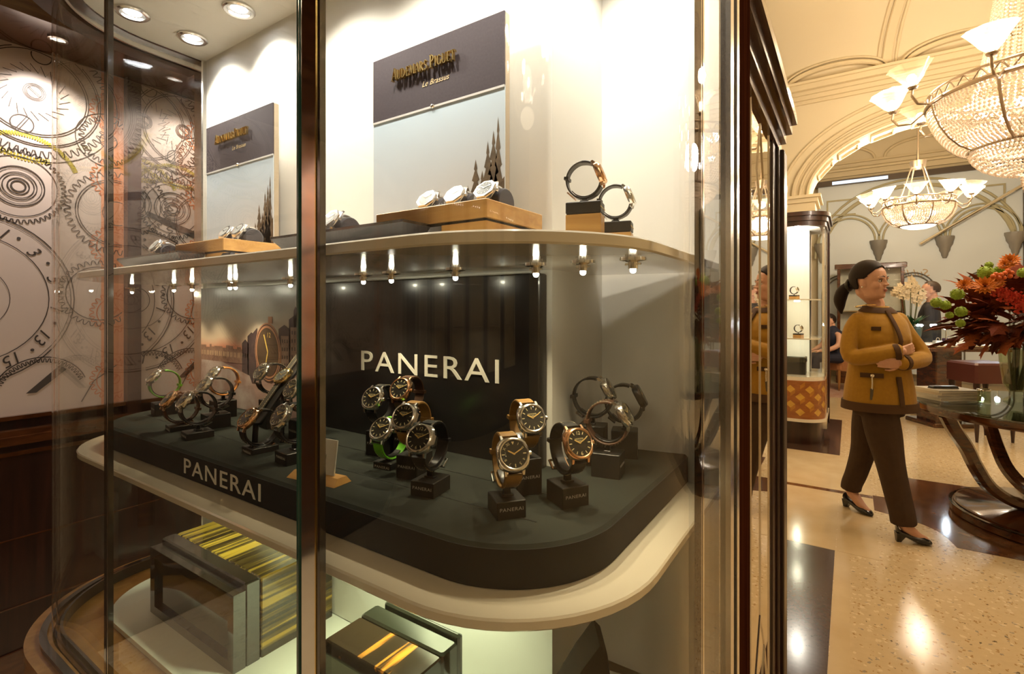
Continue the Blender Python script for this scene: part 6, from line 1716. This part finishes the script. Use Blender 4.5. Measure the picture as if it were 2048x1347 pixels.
# face details
eye_w = mat('eye_white', (.62, .56, .52), .3); iris = mat('iris_brown', (.03, .015, .008), .2)
for s in (-1, 1):
    e = MB().sphere((.071, s * .031, .1085), (.0125, .0135, .0085), 12, 8, HM).build('eye', eye_w, wo, 60)
    MB().sphere((.0805, s * .031, .1085), (.004, .0062, .0066), 10, 6, HM).build('iris', iris, e, 60)
    MB().tube([HM @ Vector((.0815, s * .018, .1165)), HM @ Vector((.0845, s * .030, .1175)), HM @ Vector((.0755, s * .046, .1135))], .0024, 6).build('eyelid', mat('eyelid_shadow', (.20, .085, .055), .6), e, 60)
    MB().tube([HM @ Vector((.0905, s * .014, .1315)), HM @ Vector((.0895, s * .030, .1365)), HM @ Vector((.0765, s * .049, .1310))], [.0022, .0030, .0016], 6).build('eyebrow', M_['hair'], wo, 60)
    MB().sphere(HM @ Vector((.000, s * .079, .070)), .006, 8, 6).build('earring', M_['steel'], wo, 60)
MB().sphere((.0925, 0, .0585), (.0075, .0195, .0042), 12, 6, HM).sphere((.0915, 0, .0500), (.0075, .0170, .0048), 12, 6, HM).build('lips', LIP, wo, 60)
# hair: swept back with a low ponytail
mb = MB(); n, m_ = 90, 56; vs = []; fs = []
for j in range(m_ + 1):
    for i in range(n):
        a = 2 * pi * i / n; b = pi * j / m_
        vs.append((-.010 + .1035 * sin(b) * cos(a), .0815 * sin(b) * sin(a), .131 + .106 * cos(b)))
def hair_ok(p):
    x, y, z = p
    if z > .196: return True
    return x < -.012 + (z - .085) * .78 and not (z < .055) and not (x > -.03 and z < .118 and abs(y) > .05)
for j in range(m_):
    for i in range(n):
        q = (j * n + i, j * n + (i + 1) % n, (j + 1) * n + (i + 1) % n, (j + 1) * n + i)
        if all(hair_ok(vs[k]) for k in q): fs.append(q)
mb.add(vs, fs, HM)
hr = mb.build('hair', M_['hair'], wo, 80)
so = hr.modifiers.new('thick', 'SOLIDIFY'); so.thickness = .008; so.offset = -1
mb = MB()
limb(mb, [(-.100, 0, .085, .030), (-.125, 0, .070, .030), (-.150, 0, .040, .036), (-.163, 0, -.01, .036), (-.158, 0, -.06, .024), (-.150, 0, -.095, .006)], 12, M=HM)
mb.build('ponytail', M_['hair'], wo, 80)
MB().tube([HM @ Vector((-.112 + .008 * cos(a) * 0, .030 * cos(a), .082 + .030 * sin(a))) for a in [2 * pi * i / 20 for i in range(20)]], .013, 8, True).build('hair_tie', M_['black'], wo, 60)
MB().tube([HM @ Vector((-.012, -.0, -.0)) + Vector((.056 * cos(a), .058 * sin(a), -.048 + .008 * cos(a))) for a in [2 * pi * i / 24 for i in range(24)]], .003, 6, True).build('necklace', M_['gold'], wo, 60)
# court shoes
SHOE = mat('black_court_shoe', (.010, .009, .009), .25, coat=.4)
def shoe(hx, hy, tx, ty, lift=0., pitch=0.):
    d = Vector((tx - hx, ty - hy, 0)); L = d.length; yaw = math.atan2(d.y, d.x)
    M0 = Wi @ Tr(hx, hy, .0015 + lift) @ Rz(yaw) @ Ry(-pitch)
    st = [(0.00, .050, .098, .020), (.03, .050, .098, .028), (.10, .040, .070, .029), (.25, .030, .062, .028), (.45, .012, .050, .030), (.60, .001, .046, .037), (.75, .0, .046, .040), (.88, .0, .036, .032), (.96, .002, .026, .020), (1.0, .006, .016, .006)]
    rings = []
    for f, z0, z1, w in st:
        x = f * L; zc = (z0 + z1) / 2
        rings.append([(x, w * cos(a), zc + (z1 - z0) / 2 * sin(a)) for a in [2 * pi * i / 16 for i in range(16)]])
    sh = thing('shoe', '', 'shoe'); bpy.data.objects.remove(sh)
    o = MB().loft(rings, M=M0).build('shoe', SHOE, wo, 60)
    MB().loft([[(.000, -.015, .0), (.022, -.012, .0), (.022, .012, .0), (.000, .015, .0)], [(-.004, -.024, .055), (.050, -.022, .048), (.050, .022, .048), (-.004, .024, .055)]], M=M0).build('heel', SHOE, o)
shoe(.232, 3.822, .405, 3.868)
shoe(-.030, 4.300, .128, 4.172)

# ---------------------------------------------------------------- man in the dark suit
SUIT = mat('charcoal_suit', (.018, .018, .022), .8)
mn = thing('person', 'man in dark suit and white shirt standing behind the far display table', 'person', (.885, 8.72, 0), (0, 0, radians(170)))
mb = MB()
mb.loft([[(cx + a * cos(t), b * sin(t), z) for t in [2 * pi * i / 24 for i in range(24)]] for z, a, b, cx in ((.80, .13, .19, 0), (1.0, .13, .185, .01), (1.2, .135, .20, .01), (1.35, .115, .215, 0), (1.44, .09, .18, -.01), (1.49, .065, .09, -.01))])
for s in (-1, 1): limb(mb, [(0, s * .19, 1.40, .06), (-.01, s * .235, 1.22, .055), (.03, s * .23, 1.08, .05), (.18, s * .16, 1.04, .042)])
for s in (-1, 1): limb(mb, [(0, s * .09, .86, .10), (.01, s * .10, .48, .075), (0, s * .10, .08, .06)])
fuse(mb, 'suit', SUIT, mn, .012, 4)
HMm = Tr(-.005, 0, 1.535) @ Rz(radians(20)) @ Sc(1.02)
mb = MB(); head_shape(mb, HMm); limb(mb, [(-.03, 0, 1.58, .056), (-.02, 0, 1.48, .06), (0, 0, 1.35, .1), (0, 0, 1.0, .10), (0, 0, .8, .1)])
for s in (-1, 1):
    limb(mb, [(0, s * .1, 1.38, .05), (0, s * .19, 1.38, .045), (-.01, s * .235, 1.22, .042), (.03, s * .23, 1.08, .036), (.18, s * .16, 1.04, .028)])
    hand_shape(mb, (.185, s * .155, 1.04), (1, -s * .3, -.1), (0, 0, -1), 1.0, .4, s)
    limb(mb, [(0, s * .09, .86, .08), (.01, s * .10, .48, .055), (0, s * .10, .08, .04), (.12, s * .10, .04, .03)])
fuse(mb, 'body', SKIN, mn, .0065, 2)
MB().loft([[(.10, -.03, 1.25), (.125, 0, 1.25), (.10, .03, 1.25)], [(.07, -.05, 1.45), (.085, 0, 1.46), (.07, .05, 1.45)], [(.03, -.06, 1.505), (.05, 0, 1.50), (.03, .06, 1.505)]], cap=False).build('shirt', mat('white_shirt', (.7, .7, .68), .8), mn)
mb = MB().sphere((-.012, 0, .135), (.104, .082, .100), 20, 12, HMm); mb.f = [f for f in mb.f if all((HMm.inverted() @ Vector(mb.v[i])).x < ((HMm.inverted() @ Vector(mb.v[i])).z - .12) * .9 or (HMm.inverted() @ Vector(mb.v[i])).z > .20 for i in f) and all((HMm.inverted() @ Vector(mb.v[i])).z > .07 for i in f)]; mb.m = [0] * len(mb.f)
mb.build('hair', mat('grey_brown_hair', (.05, .032, .024), .5), mn, 80)
for s in (-1, 1): MB().loft([[(x, s * .10 + .038 * cos(a), .03 + .03 * sin(a)) for a in [2 * pi * i / 10 for i in range(10)]] for x in (-.06, .0, .10, .19)]).build('shoe', SHOE, mn, 60)

# ---------------------------------------------------------------- seated person in navy
pn = thing('person', 'person in navy dress seated in the tan armchair, half behind the far showcase', 'person', (-.20, 10.34, .009), (0, 0, radians(215)))
NAVY = mat('navy_dress', (.012, .014, .035), .8)
mb = MB()
limb(mb, [(-.05, 0, .56, .15), (-.03, 0, .75, .14), (.03, 0, .92, .15), (.07, 0, 1.02, .10)], 18)
for s in (-1, 1): limb(mb, [(-.02, s * .08, .55, .095), (.22, s * .10, .56, .085), (.40, s * .10, .54, .07), (.42, s * .10, .40, .07)])
fuse(mb, 'dress', NAVY, pn, .010, 4)
HMp = Tr(.09, 0, 1.08) @ Ry(radians(12))
mb = MB(); head_shape(mb, HMp); limb(mb, [(.07, 0, 1.12, .05), (.06, 0, 1.02, .05), (.0, 0, .85, .09), (-.03, 0, .6, .1)])
for s in (-1, 1):
    limb(mb, [(.05, s * .10, .96, .045), (.06, s * .17, .93, .045), (.10, s * .20, .78, .042), (.24, s * .16, .70, .036), (.34, s * .10, .68, .026)]); hand_shape(mb, (.34, s * .10, .68), (1, -s * .2, 0), (0, 0, -1), .95, .4, s)
    limb(mb, [(-.02, s * .08, .55, .07), (.36, s * .10, .54, .05), (.40, s * .10, .28, .042), (.39, s * .10, .09, .032), (.50, s * .10, .045, .026)])
fuse(mb, 'body', SKIN, pn, .0065, 2)
mb = MB().sphere((-.012, 0, .130), (.105, .083, .106), 20, 12, HMp); mb.f = [f for f in mb.f if all((HMp.inverted() @ Vector(mb.v[i])).x < ((HMp.inverted() @ Vector(mb.v[i])).z - .11) * .9 or (HMp.inverted() @ Vector(mb.v[i])).z > .20 for i in f)]; mb.m = [0] * len(mb.f)
mb.build('hair', M_['hair'], pn, 80)
for s in (-1, 1): MB().loft([[(x, s * .10 + w * cos(a), .028 + h * sin(a)) for a in [2 * pi * i / 10 for i in range(10)]] for x, w, h in ((.33, .028, .026), (.40, .034, .027), (.50, .038, .024), (.57, .022, .014))]).build('shoe', SHOE, pn, 60)
